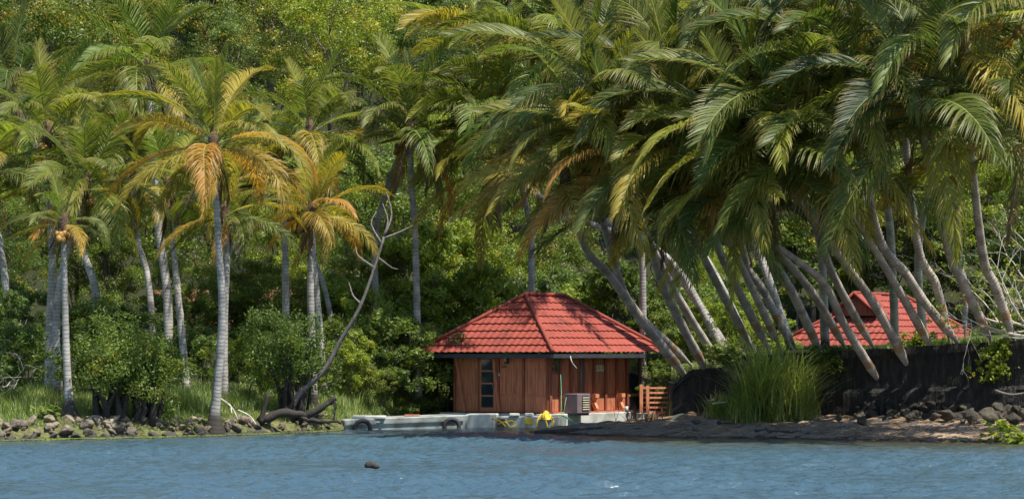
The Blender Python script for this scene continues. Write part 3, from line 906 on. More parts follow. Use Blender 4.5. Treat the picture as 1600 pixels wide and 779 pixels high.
# shore shrubs with dark stems on the left (mangrove like)
def shore_shrub(pxs, Y, h, lab, seed, tone, spread, lean=0.0):
    rs_ = np.random.default_rng(seed)
    X = (pxs - 800) * Y / F
    z0 = float(H(X, Y))
    e = tag(empty("shore_shrub", (X, Y, z0)), lab, "shrub", "dark stemmed shrubs on the left shore")
    mb = MB(); ends = []
    for i in range(9):
        a = i * 2.4; r = .10 + .22 * rs_.random()
        b = (r * 1.6 * math.cos(a), r * math.sin(a), -0.2)
        t = (spread * (0.25 + .6 * rs_.random()) * math.cos(a) + lean, spread * .6 * math.sin(a), h * (0.5 + .3 * rs_.random()))
        limb(mb, b, t, .11 + .05 * rs_.random(), .03, rs_, 6, .035, 7)
        for k in range(4):
            q = (t[0] + spread * .45 * rs_.standard_normal(), t[1] + spread * .4 * rs_.standard_normal(), t[2] + h * .25 * rs_.standard_normal() * .7 + h * .1)
            limb(mb, t, q, .025, .008, rs_, 3, .08, 4)
            ends.append(q)
        ends.append(t)
    mb.build("stem", M['darkbark'], e, smooth=True)
    cen = []
    for q in ends:
        for k in range(3): cen.append(np.array(q) + rs_.standard_normal(3) * spread * .24)
    V, Fc, r, y = leaves(np.array(cen), np.full(len(cen), .38), 95, .12, rs_, yel=.07)
    f = link("foliage", mesh_np("foliage", V, Fc, {'r': r, 'y': y}, [M['bush']]), e)
    f.color = (*TC[tone], 1)
shore_shrub(170, 91.0, 3.0, "leafy shrub with dark upright stems beside the slim palm's foot", 1, 'mid', 1.25)
shore_shrub(222, 91.6, 2.7, "leafy shrub with a thick fan of dark stems above the rocks", 2, 'mid', 1.05, .15)
shore_shrub(455, 96.8, 3.2, "dense dark green shrub over the fallen log", 3, 'deep', 1.3)

# leaning dead trunk
def dead_tree():
    e = tag(empty("dead_tree", P(455, 636, 96.6)), "bare grey dead trunk leaning right with forked bare twigs at its tip", "dead tree")
    O = e.location.copy()
    mb = MB()
    pts = [P(x, y, Y) - O for x, y, Y in ((452, 642, 96.6), (470, 612, 96.5), (505, 580, 96.3), (530, 535, 96.2), (562, 480, 96), (586, 415, 96), (600, 370, 96))]
    pts = catmull(pts, 4)
    mb.tube(pts, [max(.05, .165 - .125 * (i / (len(pts) - 1)) ** .55) for i in range(len(pts))], 9)
    mb.build("trunk", M['deadwood'], e, smooth=True)
    for path in ([(598, 374), (606, 345), (598, 318)], [(601, 368), (612, 335), (604, 300)], [(600, 372), (625, 362), (645, 352)], [(590, 402), (612, 418), (622, 420)],
                 [(596, 380), (580, 350), (588, 330)], [(565, 475), (552, 462), (545, 440)], [(585, 418), (560, 400), (556, 385)]):
        b = MB(); p = catmull([P(x, y, 96 + .3 * i) - O for i, (x, y) in enumerate(path)], 3)
        b.tube(p, [.05 - .035 * i / (len(p) - 1) for i in range(len(p))], 5)
        b.build("branch", M['deadwood'], e, smooth=True)
dead_tree()

def path_obj(name, pts, rad, mat, lab, cat, n=7, parent=None, group=None):
    """a tube along (px,py,Y) points, as one thing"""
    W = [P(*p) for p in pts]
    O = W[0].copy()
    W = catmull([q - O for q in W], 4)
    if not hasattr(rad, '__len__'): rad = [rad, rad]
    m = len(W)
    rr = [rad[0] + (rad[-1] - rad[0]) * i / (m - 1) for i in range(m)]
    mb = MB(); mb.tube(W, rr, n)
    o = mb.build(name, mat, parent, smooth=True)
    o.location = O
    if lab: tag(o, lab, cat, group)
    return o
# fallen log with its fork
lg = tag(empty("fallen_log", P(412, 655, 94.9)), "dark fallen tree lying along the shore with an upturned forked end", "log")
def lgp(pts, r, nm):
    O = lg.location; W = catmull([P(*p) - O for p in pts], 5); mb = MB(); m = len(W); q = random.Random(m)
    W = [p_ + Vector((q.gauss(0, .02), q.gauss(0, .03), q.gauss(0, .03))) for p_ in W]
    mb.tube(W, [(r[0] + (r[1] - r[0]) * i / (m - 1)) * q.uniform(.78, 1.15) for i in range(m)], 9); mb.build(nm, M['darkbark'], lg, smooth=True)
lgp([(405, 658, 94.9), (440, 645, 95), (478, 648, 95.1), (508, 632, 95.2), (524, 620, 95.3)], (.19, .11), "trunk")
lgp([(470, 652, 95.1), (500, 658, 95.0), (534, 659, 95.0)], (.10, .05), "branch")
lgp([(523, 622, 95.3), (523, 640, 95.25), (522, 655, 95.2)], (.05, .04), "branch")
path_obj("mooring_stump", [(407, 660, 94.6), (412, 640, 94.6), (420, 613, 94.6)], (.10, .06), M['darkbark'], "dark leaning stump standing at the left end of the fallen log", "stump")
path_obj("thin_stake", [(480, 640, 97.5), (486, 600, 97.5), (488, 575, 97.5)], (.06, .04), M['darkbark'], "thin dark stem standing right of the shrub over the fallen log", "stake")
for i, (a, b) in enumerate([((345, 622, 93.2), (372, 655, 93)), ((350, 625, 93.3), (362, 645, 92.8)), ((372, 640, 93.4), (400, 662, 92.6))]):
    path_obj("dry_branch", [a, ((a[0] + b[0]) / 2 + 4, (a[1] + b[1]) / 2 - 2, a[2]), b], (.035, .02), M['twig'],
             ["long dry pale branch sloping from the foot of the golden crowned palm", "short dry pale branch at the foot of the golden crowned palm", "dry pale branch on the rocks between the palm foot and the log"][i], "branch", 5)

# ------------------------------------------------------------------ grass
def blades(pts, hts, rs_, width=.018, lean=.45, seg=3, clump=None):
    n = len(pts)
    a = rs_.random(n) * 6.283
    dx = np.cos(a); dy = np.sin(a)
    ln = lean * (0.3 + rs_.random(n))
    V = []
    base = np.asarray(pts)
    wx_ = -dy; wy2 = dx
    for k in range(seg + 1):
        t = k / seg
        off = ln * hts * t ** 1.8
        z = hts * (t - 0.28 * ln * t ** 2.5)
        ww = width * (1 - t) ** .7 * hts ** .3 + .001
        c = base + np.stack([dx * off, dy * off, z], 1)
        V.append(c - np.stack([wx_ * ww, wy2 * ww, 0 * ww], 1)); V.append(c + np.stack([wx_ * ww, wy2 * ww, 0 * ww], 1))
    V = np.stack(V, 1)  # n, 2(seg+1), 3
    m = 2 * (seg + 1)
    b0 = (np.arange(n) * m)[:, None]
    Fc = np.concatenate([b0 + np.array([2 * k, 2 * k + 1, 2 * k + 3, 2 * k + 2])[None] for k in range(seg)], 1).reshape(-1, 4)
    r = np.repeat(rs_.random(n), seg); y = np.repeat((rs_.random(n) < .12) * rs_.random(n), seg)
    return V.reshape(-1, 3), Fc, r, y

g = np.random.default_rng(21)
# tall grass on the left bank, in tussocks
T = 2600
tx = g.uniform(-24, -3.2, T); ty = shore(tx) + 1.1 + (g.random(T) ** .8) * 12
keep = (noise_ := np.sin(tx * 1.7) * np.sin(ty * 1.3 + tx * .6) + g.normal(0, .4, T)) > -.55
tx, ty = tx[keep], ty[keep]
k = 34
X = np.repeat(tx, k) + g.normal(0, .16, len(tx) * k); Yg = np.repeat(ty, k) + g.normal(0, .16, len(tx) * k)
hh = np.repeat(np.clip(.35 + .55 * g.random(len(tx)) + .25 * np.sin(tx * .9), .2, 1.1) * np.clip((ty - shore(tx)) / 3.0, .35, 1), k) * g.uniform(.6, 1.15, len(X))
V, Fc, r, y = blades(np.stack([X, Yg, H(X, Yg) - .03], 1), hh, g, .016, .55)
tag(link("tall_grass", mesh_np("tall_grass", V, Fc, {'r': r, 'y': y}, [M['grass']])), "tall wild grass on the left bank behind the rocks", "grass", kind='stuff')
# short turf by the rocks and the lawn above the wall
n = 42000
X = g.uniform(-24, -4.5, n); Yg = shore(X) + .7 + g.random(n) * 3.5
V, Fc, r, y = blades(np.stack([X, Yg, H(X, Yg) - .02], 1), g.uniform(.06, .22, n), g, .02, .6, 2)
tag(link("short_turf", mesh_np("short_turf", V, Fc, {'r': r, 'y': y}, [M['grass']])), "short turf along the top of the left rocks", "grass", kind='stuff')
n = 60000
X = g.uniform(6.6, 27, n); Yg = yw(X) + .35 + g.random(n) * 6
V, Fc, r, y = blades(np.stack([X, Yg, H(X, Yg) - .02], 1), g.uniform(.05, .20, n) + .12 * (X > 15), g, .02, .5, 2)
tag(link("lawn", mesh_np("lawn", V, Fc, {'r': r, 'y': y}, [M['grass']])), "grass lawn on top of the stone wall", "grass", kind='stuff')

# reed clump at the wall foot
def reeds(px0, px1, Y, hmin, hmax, n, lab, seed, dark=False):
    q = np.random.default_rng(seed)
    nt_ = max(6, n // 110)
    tpx = q.uniform(px0 - 8, px1 + 8, nt_); tY = Y + q.normal(0, .55, nt_)
    edge = 1 - np.abs(tpx - (px0 + px1) / 2) / ((px1 - px0) * .75)
    th = (hmin + (hmax - hmin) * q.random(nt_) ** .7) * np.clip(edge + .3, .4, 1)
    idx = q.integers(0, nt_, n)
    X = (tpx[idx] - 800) * Y / F + q.normal(0, .24, n); Yr = tY[idx] + q.normal(0, .2, n)
    hts = th[idx] * (.35 + .85 * q.random(n) ** 1.4)
    c = np.ones(n)
    e = tag(empty("reed_clump", (float(np.mean(X)), Y, 0.0)), lab, "reeds")
    V, Fc, r, y = blades(np.stack([X, Yr, H(X, Yr) - .05 + q.random(n) ** 2 * .45 * th[idx]], 1), hts, q, .019, .85, 4)
    V -= np.array([float(np.mean(X)), Y, 0.0])
    link("blade_mass", mesh_np("blade_mass", V, Fc, {'r': r, 'y': y}, [M['reed']]), e)
reeds(1163, 1252, 96.6, .8, 3.0, 4400, "big clump of tall green reeds growing at the foot of the stone wall", 5)
reeds(1118, 1146, 97.0, .5, 1.1, 500, "small pale weedy tuft left of the big reed clump", 6)
tag(bpy.data.objects["reed_clump.001"], cat="weeds")

# ------------------------------------------------------------------ rocks
def rock_mesh(seed):
    q = np.random.default_rng(seed)
    bm = bmesh.new()
    for i in range(13):
        d = q.standard_normal(3); d /= np.linalg.norm(d)
        bm.verts.new(d * (0.75 + .3 * q.random()) * np.array([1, .8, .62]))
    bmesh.ops.convex_hull(bm, input=bm.verts[:])
    for v in [v for v in bm.verts if not v.link_faces]: bm.verts.remove(v)
    bmesh.ops.bevel(bm, geom=bm.edges[:], offset=.06, segments=1, affect='EDGES')
    bmesh.ops.triangulate(bm, faces=bm.faces[:])
    me = bpy.data.meshes.new("rock"); bm.to_mesh(me); bm.free()
    me.materials.append(M['rock'])
    return me
def rock_mat():
    m, N, L, bs = newmat("tan_rock")
    tc = N.new("ShaderNodeTexCoord"); oi = N.new("ShaderNodeObjectInfo")
    n1 = N.new("ShaderNodeTexNoise"); n1.inputs['Scale'].default_value = 2.2; n1.inputs['Detail'].default_value = 9
    L.new(tc.outputs['Object'], n1.inputs['Vector'])
    rp = ramp(N, [(.3, (.09, .075, .05)), (.5, (.25, .205, .14)), (.72, (.38, .32, .23))]); L.new(n1.outputs[0], rp.inputs[0])
    r2 = ramp(N, [(0, (.3, .3, .3)), (1, (1.1, 1.05, .95))]); L.new(oi.outputs['Random'], r2.inputs[0])
    col = mixc(N, L, 1, rp.outputs[0], r2.outputs[0], 'MULTIPLY')
    ge = N.new("ShaderNodeNewGeometry"); sp = N.new("ShaderNodeSeparateXYZ"); L.new(ge.outputs['Position'], sp.inputs[0])
    mr = N.new("ShaderNodeMapRange"); mr.inputs[1].default_value = .12; mr.inputs[2].default_value = .42; L.new(sp.outputs[2], mr.inputs[0])
    col = mixc(N, L, mr.outputs[0], (.045, .04, .03), col)
    L.new(col, bs.inputs['Base Color']); bs.inputs['Roughness'].default_value = .85
    b = N.new("ShaderNodeBump"); b.inputs['Strength'].default_value = .7; b.inputs['Distance'].default_value = .06
    n2 = N.new("ShaderNodeTexNoise"); n2.inputs['Scale'].default_value = 6; n2.inputs['Detail'].default_value = 9
    L.new(tc.outputs['Object'], n2.inputs['Vector']); L.new(n2.outputs[0], b.inputs['Height']); L.new(b.outputs[0], bs.inputs['Normal'])
    return m
M['rock'] = rock_mat()
ROCK = [rock_mesh(i) for i in range(10)]
rr = random.Random(4)
SEG = [(-60, 60, "below the left edge of the grass"), (60, 140, "below the slim palm's foot"), (140, 200, "below the upright stemmed shrub"), (200, 265, "below the fan stemmed shrub"),
       (265, 310, "between the shrubs and the golden crowned palm"), (310, 365, "below the golden crowned palm"), (365, 410, "left of the leaning stump"), (410, 480, "below the fallen log"), (480, 545, "by the left end of the barge")]
def segname(px): return next((s[2] for s in SEG if s[0] <= px < s[1]), SEG[0][2])
for i in range(290):
    X = rr.uniform(-19.0, -6.9)
    ysx = float(shore(X))
    lay = rr.random()
    Yr = ysx - .50 + lay * 1.75
    px = 800 + X * F / Yr
    big = rr.random()
    s = (.11 + .15 * rr.random() + .15 * (big > .72)) * (.75 if px > 430 else 1)
    o = link("rock", rr.choice(ROCK))
    o.location = (X, Yr, max(float(H(X, Yr)), -.12) + s * .25)
    o.rotation_euler = (rr.uniform(-.6, .6), rr.uniform(-.6, .6), rr.uniform(0, 6.28))
    o.scale = (s * rr.uniform(.9, 1.5), s * rr.uniform(.8, 1.2), s * rr.uniform(.8, 1.2))
    kind = "waterline" if lay < .4 else ("middle" if lay < .75 else "top")
    lab = f"{'large' if big > .72 else 'small'} tan rock {dict(waterline='at the waterline', middle='midway up the heap', top='on top of the heap')[kind]} {segname(px)}"
    tag(o, lab, "rock", f"{'large' if big > .72 else 'small'} shore rocks, {kind}, {segname(px)}")
# boulders at the foot of the wall, right
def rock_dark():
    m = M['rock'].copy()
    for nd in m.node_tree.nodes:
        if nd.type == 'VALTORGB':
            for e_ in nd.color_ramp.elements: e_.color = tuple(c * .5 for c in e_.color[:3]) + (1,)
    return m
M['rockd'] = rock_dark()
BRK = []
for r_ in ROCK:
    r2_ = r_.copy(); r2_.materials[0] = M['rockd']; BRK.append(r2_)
BOUL = [(1348, 658, 93, .32, "pale boulder on the sand right of the reed clump"), (1505, 628, 92.3, .22, "small pale block balanced above the right boulders"),
        (1504, 640, 92.2, .2, "small pale block just below the balanced one"), (1545, 638, 91.6, .6, "large leaning slab boulder at the wall foot on the right"),
        (1520, 655, 91.4, .42, "narrow tilted boulder left of the large leaning slab"), (1585, 640, 91, .5, "dark boulder at the right edge by the wall"),
        (1565, 662, 90.5, .3, "low brown boulder below the large leaning slab"), (1420, 645, 94, .4, "dark stone in the shade at the middle of the wall foot"),
        (1385, 655, 93.6, .3, "dark flat stone left of the middle of the wall foot"), (1460, 650, 93, .36, "dark stone under the middle right of the wall"),
        (1312, 652, 94.5, .3, "shaded stone at the right edge of the reeds"), (1480, 640, 93.2, .45, "dark rubble stone left of the balanced blocks"),
        (1088, 664, 95.3, .26, "pale stone on the sand below the broken stone block"), (1122, 662, 95.0, .2, "small pointed pale stone on the open sand"),
        (1066, 672, 93.6, .14, "tiny dark stone near the sand's edge"), (1195, 676, 91.5, .2, "dark pointed stone on the sand below the reeds"),
        (1262, 680, 90.2, .16, "dark pointed stone at the sand's edge right of the reeds"), (1595, 610, 92.5, .5, "dark block against the wall at the right edge")]
for i, (px, py, Y, s, lab) in enumerate(BOUL):
    X = (px - 800) * Y / F
    if Y > float(yw(X)) - .2: Y = float(yw(X)) - .35; X = (px - 800) * Y / F
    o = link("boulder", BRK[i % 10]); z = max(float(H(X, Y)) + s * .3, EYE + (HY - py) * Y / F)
    o.location = (X, Y, z if i not in (1, 2) else z); o.rotation_euler = (rr.uniform(-.5, .5), rr.uniform(-.5, .5), rr.uniform(0, 6))
    if z > float(H(X, Y)) + s * .8: o.location.z = float(H(X, Y)) + s * .55
    o.scale = (s, s * .8, s)
    tag(o, lab, "boulder")
# loose heap of rubble leaning on the wall foot
for i in range(64):
    X = rr.uniform(12.8, 20.5); Y = float(yw(X)) - .15 - rr.random() * 1.1
    s = rr.uniform(.12, .46)
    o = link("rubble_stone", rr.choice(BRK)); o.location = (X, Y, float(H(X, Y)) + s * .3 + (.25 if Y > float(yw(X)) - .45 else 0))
    o.rotation_euler = (rr.uniform(-.6, .6), rr.uniform(-.6, .6), rr.uniform(0, 6)); o.scale = (s * 1.2, s, s)
    px = 800 + X * F / Y
    wh = "left of the reeds" if px < 1160 else "behind the reeds" if px < 1290 else "right of the reeds" if px < 1390 else "at the middle of the wall" if px < 1480 else "under the hanging creeper" if px < 1560 else "at the right edge"
    sz_ = "large" if s > .34 else "middling" if s > .22 else "small"
    wp = "against the dark wall" if Y > float(yw(X)) - .5 else "out on the sand side" if Y < float(yw(X)) - .9 else "in the middle of the heap"
    tag(o, f"{sz_} dark rubble stone {wp} {wh}", "rubble stone", f"{sz_} rubble stones {wp} {wh}")

# ------------------------------------------------------------------ stone retaining wall
def wall_mat():
    m, N, L, bs = newmat("mossy_dark_wall")
    ge = N.new("ShaderNodeNewGeometry")
    mp = N.new("ShaderNodeMapping"); mp.inputs['Scale'].default_value = (2.5, 2.5, .6); L.new(ge.outputs['Position'], mp.inputs[0])
    n1 = N.new("ShaderNodeTexNoise"); n1.inputs['Scale'].default_value = 2.0; n1.inputs['Detail'].default_value = 9; L.new(mp.outputs[0], n1.inputs['Vector'])
    rp = ramp(N, [(.3, (.008, .007, .006)), (.5, (.020, .017, .014)), (.64, (.036, .031, .024)), (.82, (.095, .08, .06))]); L.new(n1.outputs[0], rp.inputs[0])
    L.new(rp.outputs[0], bs.inputs['Base Color']); bs.inputs['Roughness'].default_value = .95
    n2 = N.new("ShaderNodeTexNoise"); n2.inputs['Scale'].default_value = 5; n2.inputs['Detail'].default_value = 10; L.new(mp.outputs[0], n2.inputs['Vector'])
    b = N.new("ShaderNodeBump"); b.inputs['Strength'].default_value = 1; b.inputs['Distance'].default_value = .15
    L.new(n2.outputs[0], b.inputs['Height']); L.new(b.outputs[0], bs.inputs['Normal'])
    return m
M['wall'] = wall_mat()
def retaining_wall(x0, x1, topf, name, lab, dy=0.0, zb=-.3):
    q = np.random.default_rng(int(x0 * 10))
    xs_ = np.arange(x0, x1 + .001, .14)
    zl = np.linspace(0, 1, 26)
    V = []
    nx = len(xs_)
    for z in zl:
        for x in xs_:
            tp = float(topf(x)); Z = zb + (tp - zb) * z
            up = z > .55
            off = (-.20 if not up else 0) - (.10 if z > .90 else 0) + (0.04 if up else .13) * (noise.noise(Vector((x * 2.2, Z * (1.2 if up else 2.4), 3))) + .5 * noise.noise(Vector((x * 6, Z * 5, 9))))
            V.append((x, float(yw(x)) + dy + off, Z + (0.05 * noise.noise(Vector((x * 1.3, 0, 0))) if z == 1 else 0)))
    nz = len(zl)
    F_ = [(j * nx + i, j * nx + i + 1, (j + 1) * nx + i + 1, (j + 1) * nx + i) for j in range(nz - 1) for i in range(nx - 1)]
    b0 = len(V)
    for i, x in enumerate(xs_):   # back edge of the coping
        v = V[(nz - 1) * nx + i]; V.append((v[0] + .15, v[1] + .55, v[2] - .02)); V.append((v[0] + .15, v[1] + .55, zb))
    for i in range(nx - 1):
        F_.append(((nz - 1) * nx + i, (nz - 1) * nx + i + 1, b0 + 2 * i + 2, b0 + 2 * i))
        F_.append((b0 + 2 * i, b0 + 2 * i + 2, b0 + 2 * i + 3, b0 + 2 * i + 1))
    F_.append(tuple([j * nx for j in range(nz)] + [b0, b0 + 1]))
    F_.append(tuple([b0 + 2 * nx - 1, b0 + 2 * nx - 2] + [j * nx + nx - 1 for j in range(nz - 1, -1, -1)]))
    me = bpy.data.meshes.new(name); me.from_pydata(V, [], F_); me.materials.append(M['wall'])
    return tag(link(name, me), lab, "wall")
retaining_wall(6.38, 8.95, lambda x: np.interp(x, [6.38, 6.7, 7.1, 8.95], [1.55, 2.0, 2.32, 2.5]), "broken_wall_block", "dark broken stone wall block between the wooden railing and the reeds")
retaining_wall(8.98, 40, lambda x: float(bund(x)) + .02, "retaining_wall", "long dark mossy stone retaining wall below the leaning palms")
# side return of the broken block, running back from its left end
mb = MB(); mb.box((6.72, 104.6, 0.85), (.5, 4.4, 1.9)); tag(mb.build("side_wall", M['wall'], bevel=.04), "short dark side wall running back behind the wooden railing", "wall")

# ------------------------------------------------------------------ cottages
def tile_mat():
    m, N, L, bs = newmat("red_roof_tiles")
    tc = N.new("ShaderNodeTexCoord")
    n1 = N.new("ShaderNodeTexNoise"); n1.inputs['Scale'].default_value = 1.1; n1.inputs['Detail'].default_value = 8; L.new(tc.outputs['Object'], n1.inputs['Vector'])
    rp = ramp(N, [(.26, (.10, .030, .022)), (.38, (.235, .052, .034)), (.6, (.285, .061, .040)), (.78, (.32, .085, .060))]); L.new(n1.outputs[0], rp.inputs[0])
    n3 = N.new("ShaderNodeTexNoise"); n3.inputs['Scale'].default_value = 14; n3.inputs['Detail'].default_value = 4; L.new(tc.outputs['Object'], n3.inputs['Vector'])
    r3 = ramp(N, [(.35, (.8, .8, .8)), (.65, (1.08, 1.08, 1.08))]); L.new(n3.outputs[0], r3.inputs[0])
    L.new(mixc(N, L, 1, rp.outputs[0], r3.outputs[0], 'MULTIPLY'), bs.inputs['Base Color'])
    bs.inputs['Roughness'].default_value = .75
    bs.inputs['Specular IOR Level'].default_value = .25
    return m
M['tile'] = tile_mat()
def wood(name, c):
    m, N, L, bs = newmat(name)
    tc = N.new("ShaderNodeTexCoord")
    mp = N.new("ShaderNodeMapping"); mp.inputs['Scale'].default_value = (6, 6, .5); L.new(tc.outputs['Object'], mp.inputs[0])
    n1 = N.new("ShaderNodeTexNoise"); n1.inputs['Scale'].default_value = 3; n1.inputs['Detail'].default_value = 7; L.new(mp.outputs[0], n1.inputs['Vector'])
    rp = ramp(N, [(.3, tuple(v * .6 for v in c)), (.55, c), (.75, tuple(v * 1.3 for v in c))]); L.new(n1.outputs[0], rp.inputs[0])
    L.new(rp.outputs[0], bs.inputs['Base Color']); bs.inputs['Roughness'].default_value = .6; bs.inputs['Specular IOR Level'].default_value = .3
    b = N.new("ShaderNodeBump"); b.inputs['Strength'].default_value = .3; b.inputs['Distance'].default_value = .01; L.new(n1.outputs[0], b.inputs['Height']); L.new(b.outputs[0], bs.inputs['Normal'])
    return m
M['wood'] = wood("red_brown_boards", (.46, .165, .085))
M['post'] = wood("red_brown_posts", (.24, .075, .040))
M['rail'] = wood("orange_brown_rails", (.62, .24, .12))
M['glass'] = simple("dark_window_glass", (.010, .022, .035), .08, .2, 2, spec=.6)
M['fascia'] = simple("dark_fascia", (.035, .038, .045), .6)
M['white'] = simple("weathered_white_paint", (.42, .43, .39), .7, .25, 1.5, .3, 8, stops=[(.3, (.22, .22, .18)), (.5, (.42, .43, .39)), (.75, (.55, .55, .50))])
M['pontoon'] = simple("grey_white_pontoon", (.42, .46, .42), .6, .3, 1.4, .3, 8, stops=[(.3, (.13, .13, .10)), (.5, (.25, .27, .25)), (.72, (.36, .38, .35))])
M['rubber'] = simple("black_rubber", (.03, .03, .032), .7)
M['metal'] = simple("mauve_grey_painted_metal", (.16, .12, .13), .5, .15, 3)
M['yellow'] = simple("yellow_plastic_rope", (.70, .46, .03), .55, .15, 8)
M['hose'] = simple("green_hose", (.10, .38, .22), .45)
M['cream'] = simple("cream_plate", (.60, .55, .34), .5)
M['ink'] = simple("dark_lettering", (.05, .04, .03), .6)
M['brick'] = simple("red_brick_edge", (.42, .16, .11), .8)

def cottage(C, zb, ez, rz_, w, L, o, oL, oR, t1, t2, name, lab, gablet=False):
    """C near corner, e1 runs left-back along the end wall, e2 runs right-back along the long wall. local x = e2, local y = e1"""
    root = empty(name, (C[0], C[1], 0))
    e2 = Vector((.616, .788, 0)); e1 = Vector((-.788, .616, 0))
    root.rotation_euler = (0, 0, math.atan2(e2.y, e2.x))
    tag(root, lab, "cottage")
    # ---- roof
    A = Vector((-o, -o, ez)); B = Vector((L + oR, -o, ez)); D = Vector((-o, w + oL, ez)); E = Vector((L + oR, w + oL, ez))
    yc = (w + oL - o) / 2
    R1 = Vector((t1, yc, rz_)); R2 = Vector((t2, yc, rz_))
    rows = 8
    V = []; Fc = []
    def slope(a, b, ra, rb):
        # a,b eave ends; ra,rb ridge ends
        ud = (b - a).normalized()
        nrm = ud.cross((ra - a)).normalized()
        if nrm.z < 0: nrm = -nrm
        Le = (b - a).length
        us = np.arange(0, Le + .06, .07)
        prev = None
        for k in range(rows + 1):
            v = k / rows
            l = a.lerp(ra, v); r = b.lerp(rb, v)
            u0 = (l - a).dot(ud); u1 = (r - a).dot(ud)
            basev = l - ud * u0
            def line(h):
                idx = len(V)
                for u in us:
                    uu = min(max(u, u0), u1)
                    wv = .020 * math.sin(2 * math.pi * uu / .34)
                    V.append(basev + ud * uu + nrm * (h + wv + .012 * noise.noise(Vector((uu * 1.1, v * 5, 0)))) )
                return idx
            if k > 0:
                topi = line(.0)
                for j in range(len(us) - 1): Fc.append((prev + j, prev + j + 1, topi + j + 1, topi + j))
            if k < rows:
                low = line(.055)
                if k > 0:
                    for j in range(len(us) - 1): Fc.append((topi + j, topi + j + 1, low + j + 1, low + j))
                prev = low
    slope(D, A, R1, R1); slope(A, B, R1, R2); slope(B, E, R2, R2); slope(E, D, R2, R1)
    n = len(V); dz = Vector((0, 0, -.04))
    V += [A + dz, B + dz, E + dz, D + dz]; Fc.append((n, n + 3, n + 2, n + 1))
    me = bpy.data.meshes.new("roof"); me.from_pydata([tuple(v) for v in V], [], Fc); me.materials.append(M['tile'])
    roof = link("roof", me, root)
    mb = MB()
    up = Vector((0, 0, .075))
    for a, b in ((A, R1), (B, R2), (D, R1), (E, R2), (R1, R2)):
        mb.tube([a + up, b + up], .085, 8)
    if gablet:
        G = Vector((t1 - 1.9, yc, rz_ + .02)); hw = 1.25
        for s in (-1, 1):
            g0 = Vector((t1 - 1.9, yc + s * hw, rz_ - 1.0)); g1 = Vector((t1 + .1, yc + s * .1, rz_ - .05))
            g1b = Vector((t1 + .6, yc + s * hw, rz_ - 1.0))
            m2 = MB(); n0 = 0
            th = Vector((0, 0, .07))
            m2.v = [G, Vector((t1 + .6, yc, rz_ + .02)), g1b, g0]; m2.v += [p + th for p in m2.v[:4]]
            m2.f = [(0, 1, 2, 3), (7, 6, 5, 4), (0, 4, 5, 1), (1, 5, 6, 2), (2, 6, 7, 3), (3, 7, 4, 0)]
            m2.build("gablet_slope", M['tile'], roof)
            mb.tube([G + th, g0 + th], .08, 6)
        m2 = MB(); m2.v = [G + Vector((.12, 0, -.05)), Vector((t1 - 1.78, yc - hw, rz_ - 1.05)), Vector((t1 - 1.78, yc + hw, rz_ - 1.05))]
        m2.v += [p + Vector((.06, 0, 0)) for p in m2.v]; m2.f = [(0, 1, 2), (5, 4, 3), (0, 3, 4, 1), (1, 4, 5, 2), (2, 5, 3, 0)]
        m2.build("gable_board", M['post'], roof)
        mb.tube([G + up, R1 + up], .085, 8)
    mb.build("ridge_cap", M['tile'], roof, smooth=True)
    mb = MB()
    for a, b in ((A, B), (B, E), (E, D), (D, A)):
        q = Vector((0, 0, -.13)); d = (b - a).normalized() * .03
        inn = Vector((yc - 0, 0, 0))
        mb.bar(a + q + d, b + q - d, .05, .16)
    mb.build("fascia_board", M['fascia'], roof)
    mb = MB(); mb.box(((B.x + A.x) / 2, (A.y + D.y) / 2, ez - .10), (B.x - A.x - .12, D.y - A.y - .12, .03)); mb.build("soffit", M['post'], roof)
    # ---- walls
    top = ez - .12
    hgt = top - zb
    mb = MB(); mb.box((L / 2, w / 2, zb + hgt / 2), (L, w, hgt)); mb.build("wall", M['wood'], root)
    return root, top, hgt

C = Vector((57 * 104 / 4000, 104.0, 0)); ZB = .54; EZ = 2.98
W_, L_ = 4.95, 6.4
root, TOP, HG = cottage(C, ZB, EZ, 5.37, W_, L_, .88, 1.32, .92, 1.95, 4.6, "floating_cottage", "red tiled brown wooden cottage floating on a white base by the shore")
# planked panels: thin boards proud of the wall, with grooves between them
def boards_end(y0, y1, z0, z1, nb, proud=.02):     # end wall (faces local -x)
    mb = MB(); d = (y1 - y0) / nb
    for i in range(nb): mb.box((-proud / 2 - .002, y0 + d * (i + .5), (z0 + z1) / 2), (proud, d - .018, z1 - z0))
    return mb
def boards_side(x0, x1, z0, z1, nb, proud=.02):    # long wall (faces local -y)
    mb = MB(); d = (x1 - x0) / nb
    for i in range(nb): mb.box((x0 + d * (i + .5), -proud / 2 - .002, (z0 + z1) / 2), (d - .018, proud, z1 - z0))
    return mb
Zt = TOP
# end wall (left in the photo): y from 0 (near corner) to W_ (left corner)
ends = [(0.10, 1.00), (1.08, 1.72), (1.80, 2.52), (3.62, 4.55)]
def join_build(qs, nm):
    mb = MB()
    for q in qs:
        k = len(mb.v); mb.v += q.v; mb.f += [tuple(i + k for i in f) for f in q.f]
    return mb.build(nm, M['wood'], root)
for (a, b) in [(.10, 1.20), (1.32, 2.50), (3.64, 4.82)]:
    join_build((boards_end(a, b, ZB + .72, Zt - .55, 8), boards_end(a, b, Zt - .52, Zt - .02, 3, .014), boards_end(a, b, ZB + .05, ZB + .66, 2, .03)), "wall_panel")
def end_post(y, wd=.11, p=.07, z0=ZB, z1=Zt, nm="post", mat='post'):
    m_ = MB(); m_.box((-p / 2 - .003, y, (z0 + z1) / 2), (p, wd, z1 - z0)); return m_.build(nm, M[mat], root)
for y in (.04, 1.26, 2.56, 3.58, 4.88): end_post(y)

